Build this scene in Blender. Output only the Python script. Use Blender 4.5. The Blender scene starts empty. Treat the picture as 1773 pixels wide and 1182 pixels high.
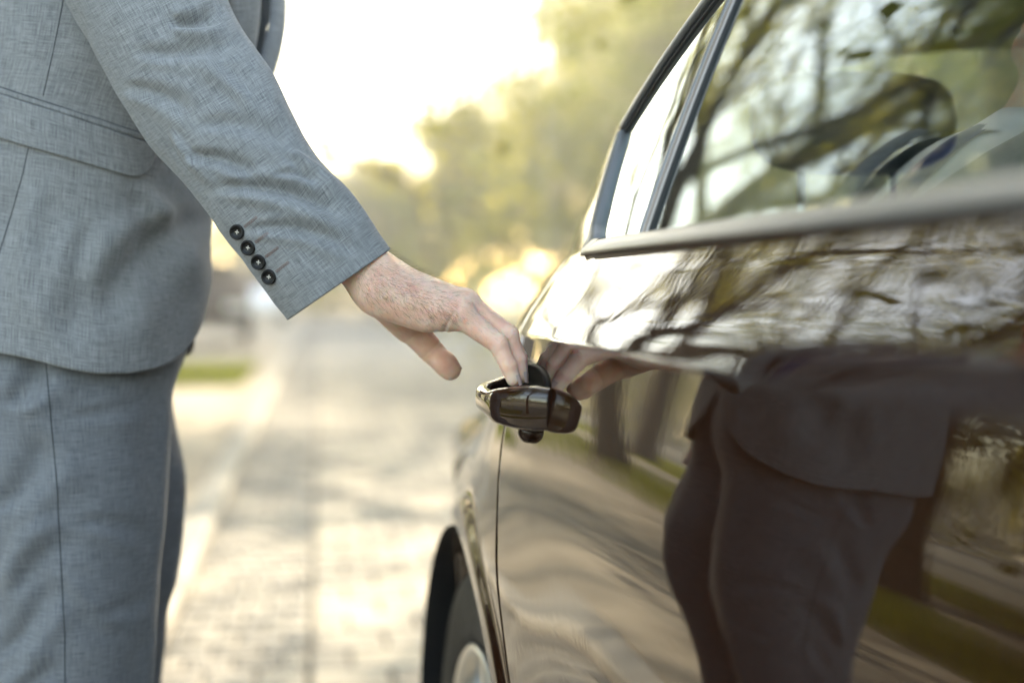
import bpy, math, random, time
import numpy as np
from mathutils import Vector, Matrix
from mathutils.bvhtree import BVHTree
import openvdb

T0 = time.time()
# ------------------------------------------------------------------ camera, sky, sun, exposure
SC = bpy.context.scene
COL = SC.collection
FPX = 2462.2            # focal length in photo pixels (50 mm on 36 mm, 1773 px wide)
CX, CY = 886.5, 591.0
CAM_H = 0.96
YAW, PITCH = math.radians(11.17), math.radians(2.117)
HAZE = 0.0055
cam_d = bpy.data.cameras.new('camera')
cam = bpy.data.objects.new('camera', cam_d)
COL.objects.link(cam)
cam.location = (0, 0, CAM_H)
cam.rotation_euler = (math.pi / 2 - PITCH, 0, -YAW)
cam_d.lens = 50
cam_d.sensor_width = 36
cam_d.clip_start = 0.02
cam_d.clip_end = 2000
cam_d.dof.use_dof = True
cam_d.dof.focus_distance = 1.26
cam_d.dof.aperture_fstop = 2.2
cam_d.dof.aperture_blades = 0
SC.camera = cam

SUN_AZ, SUN_EL = math.radians(27), math.radians(22)     # azimuth clockwise from +Y
world = bpy.data.worlds.new('World')
SC.world = world
world.use_nodes = True
wn, wl = world.node_tree.nodes, world.node_tree.links
wn.clear()
sky = wn.new('ShaderNodeTexSky')
sky.sky_type = 'NISHITA'
sky.sun_disc = False
sky.sun_elevation = SUN_EL
sky.sun_rotation = SUN_AZ
sky.altitude = 100
sky.air_density = 1.0
sky.dust_density = 1.0
sky.ozone_density = 1.0
bg = wn.new('ShaderNodeBackground')
bg.inputs['Strength'].default_value = 0.15
wo = wn.new('ShaderNodeOutputWorld')
wl.new(sky.outputs[0], bg.inputs['Color'])
wl.new(bg.outputs[0], wo.inputs['Surface'])
sun_d = bpy.data.lights.new('sun', 'SUN')
sun = bpy.data.objects.new('sun', sun_d)
COL.objects.link(sun)
sun_d.energy = 3.1
sun_d.angle = math.radians(0.55)
sun_d.color = (1.0, 0.945, 0.86)
SUN_DIR = Vector((math.sin(SUN_AZ) * math.cos(SUN_EL), math.cos(SUN_AZ) * math.cos(SUN_EL), math.sin(SUN_EL)))
sun.rotation_euler = SUN_DIR.to_track_quat('Z', 'Y').to_euler()
SC.view_settings.view_transform = 'Standard'
SC.view_settings.look = 'None'
SC.view_settings.gamma = 1
SC.view_settings.use_curve_mapping = False
SC.view_settings.exposure = 2.95
SC.view_settings.use_white_balance = True        # the photographer's warm white balance
SC.view_settings.white_balance_temperature = 8300
SC.view_settings.white_balance_tint = 8
SC.render.engine = 'CYCLES'
SC.cycles.use_denoising = True
SC.cycles.max_bounces = 10
SC.cycles.transparent_max_bounces = 24
SC.cycles.sample_clamp_indirect = 8

E1 = np.array([math.cos(YAW), -math.sin(YAW), 0.0])       # camera right, level
E2 = np.array([math.sin(YAW), math.cos(YAW), 0.0])        # camera forward, level
FW = np.array([math.sin(YAW) * math.cos(PITCH), math.cos(YAW) * math.cos(PITCH), -math.sin(PITCH)])
UP = np.array([math.sin(YAW) * math.sin(PITCH), math.cos(YAW) * math.sin(PITCH), math.cos(PITCH)])
C0 = np.array([0, 0, CAM_H])


def H(px, py, d):
    """photo point at camera depth d -> place in the world"""
    return C0 + d * (FW + (px - CX) / FPX * E1 - (py - CY) / FPX * UP)


def L(r, d, z):
    """person frame: r forward, d sideways, z up"""
    return E1 * r + E2 * d + np.array([0, 0, z])


# ------------------------------------------------------------------ helpers
def obj(name, verts, faces, mat=None, parent=None, smooth=True, uv=None, mats=None, fmat=None):
    me = bpy.data.meshes.new(name)
    if isinstance(verts, np.ndarray):
        verts = verts.reshape(-1, 3).tolist()
    me.from_pydata(verts, [], faces if isinstance(faces, list) else faces.tolist())
    if mats:
        for m in mats:
            me.materials.append(m)
        if fmat is not None:
            me.polygons.foreach_set('material_index', fmat)
    elif mat:
        me.materials.append(mat)
    if smooth:
        me.polygons.foreach_set('use_smooth', [True] * len(me.polygons))
    if uv is not None:
        lay = me.uv_layers.new(name='UVMap')
        idx = np.empty(len(me.loops), dtype=np.int32)
        me.loops.foreach_get('vertex_index', idx)
        lay.data.foreach_set('uv', np.asarray(uv, dtype=np.float32).reshape(-1, 2)[idx].ravel())
    me.update()
    o = bpy.data.objects.new(name, me)
    COL.objects.link(o)
    if parent:
        o.parent = parent
    return o


def empty(name, loc=(0, 0, 0), rz=0):
    o = bpy.data.objects.new(name, None)
    o.empty_display_size = 0.1
    COL.objects.link(o)
    o.location = loc
    o.rotation_euler = (0, 0, rz)
    return o


def tag(o, label=None, cat=None, group=None, kind=None):
    if label:
        o['label'] = label
    if cat:
        o['category'] = cat
    if group:
        o['group'] = group
    if kind:
        o['kind'] = kind
    return o


def copy_tree(o, parent=None):
    c = o.copy()
    COL.objects.link(c)
    if parent:
        c.parent = parent
    for ch in list(o.children):
        copy_tree(ch, c)
    return c


def put_under(parent, o):
    """parent keeping the place"""
    o.parent = parent
    o.matrix_parent_inverse = Matrix.Translation(-Vector(parent.location))
    return o


def grid_faces(nu, nv, cu=False, cv=False, off=0, flip=False):
    f = []
    for i in range(nu if cu else nu - 1):
        for j in range(nv if cv else nv - 1):
            a, b = i * nv + j, i * nv + (j + 1) % nv
            c, d = ((i + 1) % nu) * nv + (j + 1) % nv, ((i + 1) % nu) * nv + j
            f.append((off + a, off + d, off + c, off + b) if flip else (off + a, off + b, off + c, off + d))
    return f


class MB:
    """collects shapes of one part"""
    def __init__(s):
        s.v, s.f, s.m = [], [], []

    def add(s, v, f, mi=0):
        o = len(s.v)
        s.v += [tuple(map(float, p)) for p in (v.reshape(-1, 3) if isinstance(v, np.ndarray) else v)]
        s.f += [tuple(i + o for i in q) for q in f]
        s.m += [mi] * len(f)
        return s

    def grid(s, P, cu=False, cv=False, flip=False, mi=0):
        return s.add(P, grid_faces(P.shape[0], P.shape[1], cu, cv, 0, flip), mi)

    def box(s, c, h, mi=0, M=None):
        v = [Vector((x * h[0], y * h[1], z * h[2])) for x in (-1, 1) for y in (-1, 1) for z in (-1, 1)]
        if M is not None:
            v = [M @ p for p in v]
        v = [(p.x + c[0], p.y + c[1], p.z + c[2]) for p in v]
        return s.add(v, [(0, 1, 3, 2), (4, 6, 7, 5), (0, 4, 5, 1), (2, 3, 7, 6), (0, 2, 6, 4), (1, 5, 7, 3)], mi)

    def tube(s, pts, rad, n=8, mi=0, cap=True):
        pts = [np.array(p, float) for p in pts]
        if not hasattr(rad, '__len__'):
            rad = [rad] * len(pts)
        rings = []
        prev = None
        for i, p in enumerate(pts):
            t = pts[min(i + 1, len(pts) - 1)] - pts[max(i - 1, 0)]
            t = t / (np.linalg.norm(t) + 1e-12)
            if prev is None:
                a = np.cross(t, [0, 0, 1.0])
                if np.linalg.norm(a) < 0.1:
                    a = np.cross(t, [1.0, 0, 0])
            else:
                a = prev - t * np.dot(prev, t)
            a /= np.linalg.norm(a)
            prev = a
            b = np.cross(t, a)
            rings.append([p + rad[i] * (math.cos(k * 2 * math.pi / n) * a + math.sin(k * 2 * math.pi / n) * b) for k in range(n)])
        P = np.array(rings)
        s.grid(P, cv=True, mi=mi)
        if cap:
            o = len(s.v)
            s.f.append(tuple(o - n + k for k in range(n)))
            s.f.append(tuple(o - n * len(pts) + n - 1 - k for k in range(n)))
            s.m += [mi, mi]
        return s

    def lathe(s, prof, n=32, M=None, mi=0, closed=False):
        """prof: (radius, height) about local z"""
        P = np.array([[[r * math.cos(2 * math.pi * k / n), r * math.sin(2 * math.pi * k / n), h] for k in range(n)] for r, h in prof])
        if M is not None:
            A = np.array(M)
            P = P @ A[:3, :3].T + A[:3, 3]
        return s.grid(P, cu=closed, cv=True, mi=mi)

    def build(s, name, mat=None, parent=None, smooth=True, mats=None):
        return obj(name, s.v, s.f, mat, parent, smooth, mats=mats, fmat=s.m if mats else None)


def sstep(a, b, x):
    t = np.clip((x - a) / (b - a), 0, 1)
    return t * t * (3 - 2 * t)


def interp(x, xs, ys):
    """smooth (cubic hermite, monotone-ish) interpolation"""
    x = np.asarray(x, float)
    xs = np.asarray(xs, float)
    ys = np.asarray(ys, float)
    d = np.diff(ys) / np.diff(xs)
    m = np.zeros_like(ys)
    m[0], m[-1] = d[0], d[-1]
    for i in range(1, len(xs) - 1):
        m[i] = 0 if d[i - 1] * d[i] <= 0 else 2 * d[i - 1] * d[i] / (d[i - 1] + d[i])
    i = np.clip(np.searchsorted(xs, x, side='right') - 1, 0, len(xs) - 2)
    h = xs[i + 1] - xs[i]
    t = np.clip((x - xs[i]) / h, 0, 1)
    return ((2 * t**3 - 3 * t**2 + 1) * ys[i] + (t**3 - 2 * t**2 + t) * h * m[i]
            + (-2 * t**3 + 3 * t**2) * ys[i + 1] + (t**3 - t**2) * h * m[i + 1])


def vnoise(P, scale, seed=0):
    """cheap smooth 3-d value noise, -1..1"""
    rng = np.random.RandomState(seed)
    tab = rng.rand(4096) * 2 - 1
    Q = P * scale
    I = np.floor(Q).astype(np.int64)
    F = Q - I
    F = F * F * (3 - 2 * F)
    out = 0
    for dx in (0, 1):
        for dy in (0, 1):
            for dz in (0, 1):
                h = ((I[..., 0] + dx) * 73856093 ^ (I[..., 1] + dy) * 19349663 ^ (I[..., 2] + dz) * 83492791) & 4095
                w = (F[..., 0] if dx else 1 - F[..., 0]) * (F[..., 1] if dy else 1 - F[..., 1]) * (F[..., 2] if dz else 1 - F[..., 2])
                out = out + w * tab[h]
    return out


# ------------------------------------------------------------------ materials
def mat_new(name):
    m = bpy.data.materials.new(name)
    m.use_nodes = True
    return m, m.node_tree.nodes, m.node_tree.links, m.node_tree.nodes['Principled BSDF']


def N(nodes, kind, **kw):
    n = nodes.new(kind)
    for k, v in kw.items():
        if k in n.inputs.keys() if not hasattr(n, k) else False:
            n.inputs[k].default_value = v
        else:
            setattr(n, k, v)
    return n


def ramp(nodes, stops):
    r = nodes.new('ShaderNodeValToRGB')
    e = r.color_ramp.elements
    while len(e) > 1:
        e.remove(e[-1])
    e[0].position, e[0].color = stops[0][0], (*stops[0][1], 1)
    for p, c in stops[1:]:
        k = e.new(p)
        k.color = (*c, 1)
    return r


def simple(name, col, rough=0.6, metal=0, coat=0, noise=0, nscale=20, bump=0, bscale=80, spec=0.5, coat_rough=0.03):
    m, n, l, b = mat_new(name)
    b.inputs['Base Color'].default_value = (*col, 1)
    b.inputs['Roughness'].default_value = rough
    b.inputs['Metallic'].default_value = metal
    b.inputs['Coat Weight'].default_value = coat
    b.inputs['Coat Roughness'].default_value = coat_rough
    b.inputs['Specular IOR Level'].default_value = spec
    tc = n.new('ShaderNodeTexCoord')
    if noise:
        t = n.new('ShaderNodeTexNoise')
        t.inputs['Scale'].default_value = nscale
        t.inputs['Detail'].default_value = 5
        l.new(tc.outputs['Object'], t.inputs['Vector'])
        r = ramp(n, [(0.3, tuple(c * (1 - noise) for c in col)), (0.7, tuple(min(1, c * (1 + noise)) for c in col))])
        l.new(t.outputs['Fac'], r.inputs['Fac'])
        l.new(r.outputs['Color'], b.inputs['Base Color'])
    if bump:
        t = n.new('ShaderNodeTexNoise')
        t.inputs['Scale'].default_value = bscale
        t.inputs['Detail'].default_value = 4
        l.new(tc.outputs['Object'], t.inputs['Vector'])
        bp = n.new('ShaderNodeBump')
        bp.inputs['Strength'].default_value = bump
        bp.inputs['Distance'].default_value = 0.01
        l.new(t.outputs['Fac'], bp.inputs['Height'])
        l.new(bp.outputs['Normal'], b.inputs['Normal'])
    return m


def fabric(name, dark, light, bump=0.5):
    """two-way slub weave; UVs are metres"""
    m, n, l, b = mat_new(name)
    b.inputs['Roughness'].default_value = 0.9
    b.inputs['Specular IOR Level'].default_value = 0.0
    b.inputs['Sheen Weight'].default_value = 0.25
    b.inputs['Sheen Roughness'].default_value = 0.5
    uv = n.new('ShaderNodeUVMap')
    outs = []
    for sx, sy, det in ((60, 1900, 1), (1900, 60, 1), (22, 760, 2), (760, 22, 2), (1100, 1100, 2)):
        mp = n.new('ShaderNodeMapping')
        mp.inputs['Scale'].default_value = (sx, sy, 1)
        l.new(uv.outputs[0], mp.inputs['Vector'])
        t = n.new('ShaderNodeTexNoise')
        t.inputs['Scale'].default_value = 1
        t.inputs['Detail'].default_value = det
        l.new(mp.outputs[0], t.inputs['Vector'])
        outs.append(t.outputs['Fac'])
    def mth(op, a, bb):
        x = n.new('ShaderNodeMath')
        x.operation = op
        for i, s in enumerate((a, bb)):
            if isinstance(s, (int, float)):
                x.inputs[i].default_value = s
            else:
                l.new(s, x.inputs[i])
        return x.outputs[0]
    s1 = mth('ADD', outs[0], outs[1])
    s2 = mth('ADD', outs[2], outs[3])
    s = mth('ADD', mth('MULTIPLY', s1, 0.27), mth('MULTIPLY', s2, 0.14))
    s = mth('ADD', s, mth('MULTIPLY', outs[4], 0.18))
    r = ramp(n, [(0.40, dark), (0.50, tuple((a + c) / 2 for a, c in zip(dark, light))), (0.62, light)])
    l.new(s, r.inputs['Fac'])
    l.new(r.outputs['Color'], b.inputs['Base Color'])
    bp = n.new('ShaderNodeBump')
    bp.inputs['Strength'].default_value = bump
    bp.inputs['Distance'].default_value = 0.0006
    l.new(s, bp.inputs['Height'])
    l.new(bp.outputs['Normal'], b.inputs['Normal'])
    return m


M = {}
M['suit'] = fabric('suit_wool', (0.105, 0.105, 0.109), (0.335, 0.332, 0.328))
M['trouser'] = fabric('trouser_wool', (0.088, 0.092, 0.102), (0.255, 0.26, 0.27))
M['lining'] = simple('lining', (0.06, 0.07, 0.09), 0.4)
M['seam'] = simple('seam_shadow', (0.03, 0.034, 0.04), 0.95)
M['shirt'] = simple('shirt', (0.72, 0.74, 0.74), 0.8, bump=0.1)
M['tie'] = simple('tie', (0.03, 0.05, 0.16), 0.5)
M['button'] = simple('button_horn', (0.008, 0.006, 0.005), 0.38, spec=.35)
M['thread'] = simple('button_thread', (0.62, 0.55, 0.48), 0.9)
M['stitch'] = simple('buttonhole_stitch', (0.22, 0.12, 0.10), 0.9)
M['hair'] = simple('hair', (0.035, 0.02, 0.012), 0.5)
M['fine_hair'] = simple('fine_hair', (0.06, 0.035, 0.02), 0.45)
M['shoe'] = simple('shoe_leather', (0.02, 0.011, 0.008), 0.25, coat=0.5)
M['sole'] = simple('shoe_sole', (0.015, 0.013, 0.012), 0.8)
M['nail'] = simple('nail', (0.62, 0.42, 0.36), 0.3)
M['eye'] = simple('eye', (0.75, 0.73, 0.70), 0.15)

# skin
m, n, l, b = mat_new('skin')
b.inputs['Subsurface Weight'].default_value = 1.0
b.inputs['Subsurface Radius'].default_value = (1.0, 0.35, 0.2)
b.inputs['Subsurface Scale'].default_value = 0.006
b.inputs['Roughness'].default_value = 0.5
tc = n.new('ShaderNodeTexCoord')
t1 = n.new('ShaderNodeTexNoise'); t1.inputs['Scale'].default_value = 55; t1.inputs['Detail'].default_value = 4
l.new(tc.outputs['Object'], t1.inputs['Vector'])
r1 = ramp(n, [(0.3, (0.76, 0.43, 0.31)), (0.55, (0.85, 0.545, 0.41)), (0.75, (0.88, 0.62, 0.48))])
l.new(t1.outputs['Fac'], r1.inputs['Fac'])
l.new(r1.outputs['Color'], b.inputs['Base Color'])
v1 = n.new('ShaderNodeTexVoronoi'); v1.inputs['Scale'].default_value = 900
t2 = n.new('ShaderNodeTexNoise'); t2.inputs['Scale'].default_value = 260; t2.inputs['Detail'].default_value = 5
mpn = n.new('ShaderNodeMapping'); mpn.inputs['Scale'].default_value = (1.6, 0.7, 1.2)
l.new(tc.outputs['Object'], mpn.inputs['Vector'])
l.new(mpn.outputs[0], t2.inputs['Vector']); l.new(tc.outputs['Object'], v1.inputs['Vector'])
ad = n.new('ShaderNodeMath'); ad.operation = 'MULTIPLY_ADD'; ad.inputs[1].default_value = 0.3
l.new(v1.outputs['Distance'], ad.inputs[0]); l.new(t2.outputs['Fac'], ad.inputs[2])
bp = n.new('ShaderNodeBump'); bp.inputs['Strength'].default_value = 0.35; bp.inputs['Distance'].default_value = 0.0012
l.new(ad.outputs[0], bp.inputs['Height']); l.new(bp.outputs['Normal'], b.inputs['Normal'])
M['skin'] = m

# car paint: dark brown, clear coat with faint orange peel
m, n, l, b = mat_new('car_paint')
b.inputs['Base Color'].default_value = (0.024, 0.0080, 0.0030, 1)
b.inputs['Metallic'].default_value = 0.0
b.inputs['Roughness'].default_value = 0.5
b.inputs['Coat Weight'].default_value = 1
b.inputs['Coat Roughness'].default_value = 0.012
b.inputs['Coat IOR'].default_value = 1.38
b.inputs['Specular IOR Level'].default_value = 0.0
tc = n.new('ShaderNodeTexCoord')
t1 = n.new('ShaderNodeTexNoise'); t1.inputs['Scale'].default_value = 60; t1.inputs['Detail'].default_value = 2
l.new(tc.outputs['Object'], t1.inputs['Vector'])
bp = n.new('ShaderNodeBump'); bp.inputs['Strength'].default_value = 0.012; bp.inputs['Distance'].default_value = 0.004
l.new(t1.outputs['Fac'], bp.inputs['Height'])
l.new(bp.outputs['Normal'], b.inputs['Normal']); l.new(bp.outputs['Normal'], b.inputs['Coat Normal'])
M['paint'] = m
m2 = m.copy(); m2.name = 'handle_paint'
m2.node_tree.nodes['Principled BSDF'].inputs['Coat IOR'].default_value = 1.65
M['handle'] = m2
M['trim'] = simple('satin_trim', (0.21, 0.21, 0.212), 0.34, metal=0.6, bump=0.05, bscale=300)
M['divider'] = simple('divider_trim', (0.30, 0.255, 0.23), 0.35, metal=0.5)
M['rubber'] = simple('rubber', (0.012, 0.012, 0.012), 0.6)
M['black'] = simple('black_plastic', (0.01, 0.01, 0.011), 0.45)
M['cup'] = simple('cup_plastic', (0.004, 0.004, 0.004), 0.6, spec=.1)
M['tyre'] = simple('tyre_rubber', (0.02, 0.02, 0.02), 0.75, noise=0.3, bump=0.3, bscale=60)
M['rim'] = simple('alloy', (0.62, 0.61, 0.58), 0.3, metal=0.8)
M['cabin'] = simple('cabin_trim', (0.012, 0.017, 0.019), 0.6)
M['seat'] = simple('seat_leather', (0.006, 0.013, 0.015), 0.45)
M['post'] = simple('chrome_post', (0.7, 0.7, 0.7), 0.15, metal=1)
M['lamp_red'] = simple('tail_lamp', (0.25, 0.01, 0.01), 0.15, coat=1)
M['lamp_clear'] = simple('head_lamp', (0.6, 0.62, 0.65), 0.1, coat=1)
M['print'] = simple('black_print', (0.004, 0.004, 0.004), 0.8)


def glass(name, tint, ior=1.5, gain=1.0):
    m = bpy.data.materials.new(name)
    m.use_nodes = True
    n, l = m.node_tree.nodes, m.node_tree.links
    n.clear()
    o = n.new('ShaderNodeOutputMaterial')
    tr = n.new('ShaderNodeBsdfTransparent'); tr.inputs[0].default_value = (*tint, 1)
    gl = n.new('ShaderNodeBsdfGlossy'); gl.inputs['Roughness'].default_value = 0.004
    gl.inputs[0].default_value = (0.92, 1.0, 0.99, 1)
    lw = n.new('ShaderNodeLayerWeight'); lw.inputs['Blend'].default_value = 0.5      # facing: 1 - |cos|
    pw = n.new('ShaderNodeMath'); pw.operation = 'POWER'; pw.inputs[1].default_value = 4.2
    fr = n.new('ShaderNodeMath'); fr.operation = 'MULTIPLY_ADD'; fr.inputs[1].default_value = .95; fr.inputs[2].default_value = ((ior - 1) / (ior + 1)) ** 2
    l.new(lw.outputs['Facing'], pw.inputs[0]); l.new(pw.outputs[0], fr.inputs[0])
    mu = n.new('ShaderNodeMath'); mu.operation = 'MULTIPLY'; mu.inputs[1].default_value = gain; mu.use_clamp = True
    mx = n.new('ShaderNodeMixShader')
    l.new(fr.outputs[0], mu.inputs[0]); l.new(mu.outputs[0], mx.inputs[0])
    l.new(tr.outputs[0], mx.inputs[1]); l.new(gl.outputs[0], mx.inputs[2]); l.new(mx.outputs[0], o.inputs[0])
    return m


M['glass'] = glass('window_glass', (0.84, 0.92, 0.87), 1.52, 1.25)


def leafmat(name, c1, c2, trans=0.5):
    m = bpy.data.materials.new(name)
    m.use_nodes = True
    n, l = m.node_tree.nodes, m.node_tree.links
    n.clear()
    o = n.new('ShaderNodeOutputMaterial')
    g = n.new('ShaderNodeNewGeometry')
    r = ramp(n, [(0.0, c1), (1.0, c2)])
    l.new(g.outputs['Random Per Island'], r.inputs['Fac'])
    d = n.new('ShaderNodeBsdfDiffuse'); t = n.new('ShaderNodeBsdfTranslucent')
    l.new(r.outputs[0], d.inputs[0])
    mxc = n.new('ShaderNodeMix'); mxc.data_type = 'RGBA'; mxc.blend_type = 'MULTIPLY'; mxc.inputs['Factor'].default_value = 1
    mxc.inputs['B'].default_value = (2.2, 2.2, 1.15, 1)
    l.new(r.outputs[0], mxc.inputs['A']); l.new(mxc.outputs['Result'], t.inputs[0])
    mx = n.new('ShaderNodeMixShader'); mx.inputs[0].default_value = trans
    l.new(d.outputs[0], mx.inputs[1]); l.new(t.outputs[0], mx.inputs[2]); l.new(mx.outputs[0], o.inputs[0])
    return m


M['leaf_green'] = leafmat('leaf_green', (0.05, 0.075, 0.015), (0.12, 0.13, 0.03))
M['leaf_yellow'] = leafmat('leaf_yellow', (0.15, 0.15, 0.045), (0.30, 0.26, 0.08), .55)
M['leaf_olive'] = leafmat('leaf_olive', (0.085, 0.09, 0.03), (0.19, 0.175, 0.065))
M['bark'] = simple('bark', (0.055, 0.042, 0.03), 0.9, noise=0.4, nscale=12, bump=0.8, bscale=25)
M['pale_bark'] = simple('pale_bark', (0.5, 0.46, 0.38), 0.85, noise=0.3, nscale=8, bump=0.4, bscale=25)
def blocks(name, col, nscale, var):
    m = simple(name, col, 0.85, noise=0.22, nscale=nscale, bump=0.5, bscale=100)
    n, l = m.node_tree.nodes, m.node_tree.links
    b = n['Principled BSDF']
    src = b.inputs['Base Color'].links[0].from_socket
    g = n.new('ShaderNodeNewGeometry'); oi = n.new('ShaderNodeObjectInfo')
    a = n.new('ShaderNodeMath'); a.operation = 'ADD'; l.new(g.outputs['Random Per Island'], a.inputs[0]); l.new(oi.outputs['Random'], a.inputs[1])
    f = n.new('ShaderNodeMath'); f.operation = 'FRACT'; l.new(a.outputs[0], f.inputs[0])
    r = ramp(n, [(0, (1 - var,) * 3), (.6, (1, 1, 1)), (1, (1 + var, 1 + var * .85, 1 + var * .6))]); l.new(f.outputs[0], r.inputs['Fac'])
    mx = n.new('ShaderNodeMix'); mx.data_type = 'RGBA'; mx.blend_type = 'MULTIPLY'; mx.inputs['Factor'].default_value = 1
    l.new(src, mx.inputs['A']); l.new(r.outputs[0], mx.inputs['B']); l.new(mx.outputs['Result'], b.inputs['Base Color'])
    return m


M['paver'] = blocks('paver_concrete', (0.36, 0.32, 0.26), 6, .35)
M['sett'] = blocks('sett_stone', (0.29, 0.265, 0.225), 8, .35)
M['joint'] = simple('joint_sand', (0.10, 0.085, 0.065), 0.95, noise=0.3, nscale=30)
M['kerb'] = simple('kerb_stone', (0.36, 0.33, 0.28), 0.85, noise=0.2, nscale=9, bump=0.5, bscale=90)
M['dirt'] = simple('sandy_path', (0.33, 0.28, 0.21), 0.95, noise=0.25, nscale=2.5, bump=0.5, bscale=40)
M['soil'] = simple('ground_soil', (0.16, 0.14, 0.085), 0.95, noise=0.35, nscale=1.2, bump=0.5, bscale=20)
M['grass'] = leafmat('grass_blade', (0.07, 0.10, 0.015), (0.20, 0.20, 0.04), 0.35)
M['asphalt'] = simple('far_road', (0.26, 0.235, 0.20), 0.9, noise=0.15, nscale=3)

# ------------------------------------------------------------------ ground and road
RA = math.radians(3.49)
RD, RN = np.array([math.sin(RA), math.cos(RA), 0]), np.array([math.cos(RA), -math.sin(RA), 0])


def R(nn, s, z=0.0):
    return RN * nn + RD * s + np.array([0, 0, z])


def strip(name, n0, n1, s0, s1, z0, z1, mat, kind='structure', label=None):
    mb = MB()
    P = [R(n0, s0, z0), R(n1, s0, z0), R(n1, s1, z0), R(n0, s1, z0), R(n0, s0, z1), R(n1, s0, z1), R(n1, s1, z1), R(n0, s1, z1)]
    mb.add([tuple(p) for p in P], [(4, 5, 6, 7), (0, 1, 5, 4), (1, 2, 6, 5), (2, 3, 7, 6), (3, 0, 4, 7)])
    o = mb.build(name, mat, smooth=False)
    tag(o, label, kind=kind)
    return o


g = obj('ground', [(-400, -400, -0.06), (400, -400, -0.06), (400, 400, -0.06), (-400, 400, -0.06)], [(0, 1, 2, 3)], M['soil'], smooth=False)
tag(g, kind='structure')
road = strip('road', -0.03, 4.6, -6, 34, -0.05, -0.008, M['joint'])
gutter = strip('gutter', -0.42, -0.035, -6, 34, -0.05, -0.008, M['joint'])
strip('far_road', -0.42, 4.6, 34.01, 48, -0.05, -0.004, M['asphalt'])
strip('path', -3.3, -0.56, -8, 60, -0.05, 0.045, M['dirt'])
strip('right_verge', 4.75, 12, -8, 60, -0.05, 0.05, M['soil'])
strip('left_verge', -9, -3.31, -8, 60, -0.05, 0.04, M['soil'])
strip('far_path', -5.3, -4.3, -8, 60, 0.02, 0.052, M['dirt'])

rng = random.Random(5)


def block_mesh(w, d, h, ch, seed):
    r = random.Random(seed)
    v = []
    for z, q in ((0, 0), (h - ch, 0), (h, ch)):
        for x, y in ((-1, -1), (1, -1), (1, 1), (-1, 1)):
            v.append((x * (w / 2 - q) + r.uniform(-.0015, .0015), y * (d / 2 - q) + r.uniform(-.0015, .0015), z))
    f = [(8, 9, 10, 11)]
    for k in (0, 4):
        for i in range(4):
            f.append((k + i, k + (i + 1) % 4, k + 4 + (i + 1) % 4, k + 4 + i))
    return v, f


def lay(field, name, n0, n1, s0, s1, w, d, mat, single_max, see):
    """rows of blocks across the strip; nearest in view as parts, the rest joined"""
    protos = []
    for k in range(4):
        v, f = block_mesh(w - .012, d - .014, 0.035, 0.006, k)
        me = bpy.data.meshes.new(name)
        me.from_pydata(v, [], f)
        me.materials.append(mat)
        protos.append((me, v, f))
    cells = []
    s, row = s0, 0
    while s < s1:
        x = n0 + (w / 2 if row % 2 else 0)
        if row % 2:
            pass
        xx = n0 + w / 2
        off = (w / 2 if row % 2 else 0)
        xx = n0 + w / 2 - off
        while xx < n1 + w / 2 - 1e-6:
            a, b_ = max(xx - w / 2, n0), min(xx + w / 2, n1)
            if b_ - a > 0.02:
                cells.append(((a + b_) / 2, s + d / 2, b_ - a))
            xx += w
        s += d
        row += 1
    full = [c for c in cells if c[2] > w * 0.98]
    vis = sorted([c for c in full if see(R(c[0], c[1]))], key=lambda c: c[1])[:single_max]
    vs = set((c[0], c[1]) for c in vis)
    for c in vis:
        me = protos[rng.randrange(4)][0]
        o = bpy.data.objects.new(name, me)
        COL.objects.link(o)
        o.parent = field
        p = R(c[0], c[1], -0.036 + rng.uniform(-.0015, .0015))
        o.location = p.tolist()
        o.rotation_euler = (rng.uniform(-.006, .006), rng.uniform(-.006, .006), -RA + rng.choice((0, math.pi)) + rng.uniform(-.006, .006))
    mb = MB()
    ca, sa = math.cos(-RA), math.sin(-RA)
    for c in cells:
        if (c[0], c[1]) in vs:
            continue
        me, v, f = protos[rng.randrange(4)]
        p = R(c[0], c[1], -0.036 + rng.uniform(-.002, .002))
        k = c[2] / w
        mb.add([(p[0] + ca * x * k - sa * y, p[1] + sa * x * k + ca * y, p[2] + z) for x, y, z in v], f)
    o = mb.build(name + '_field', mat, field, smooth=False)
    o['kind'] = 'stuff'


def in_view(p, x0=300, x1=800):
    q = np.array(p) - C0
    d = q @ FW
    if d < 0.5:
        return False
    x, y = CX + q @ E1 / d * FPX, CY - q @ UP / d * FPX
    return x0 < x < x1 and 540 < y < 1240


lay(road, 'paver', -0.03, 4.6, -3.0, 30, 0.20, 0.20, M['paver'], 300, lambda p: in_view(p, 520, 800))
lay(gutter, 'sett', -0.42, -0.035, -3.0, 30, 0.1283, 0.13, M['sett'], 300, lambda p: in_view(p, 280, 580))

# kerb stones, left and right
for n0, nm in ((-0.49, 'left_kerb'), (4.675, 'right_kerb')):
    kb = strip(nm, n0 - .055, n0 + .055, -6, 50, -0.05, 0.0, M['joint'])
    v, f = block_mesh(0.128, 0.99, 0.13, 0.012, 3)
    me = bpy.data.meshes.new('kerb_stone'); me.from_pydata(v, [], f); me.materials.append(M['kerb'])
    for k in range(50):
        o = bpy.data.objects.new('kerb_stone', me); COL.objects.link(o); o.parent = kb
        o.location = R(n0, -5 + k, -0.075 + rng.uniform(-.004, .004)).tolist()
        o.rotation_euler = (0, 0, -RA + rng.uniform(-.004, .004))


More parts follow.
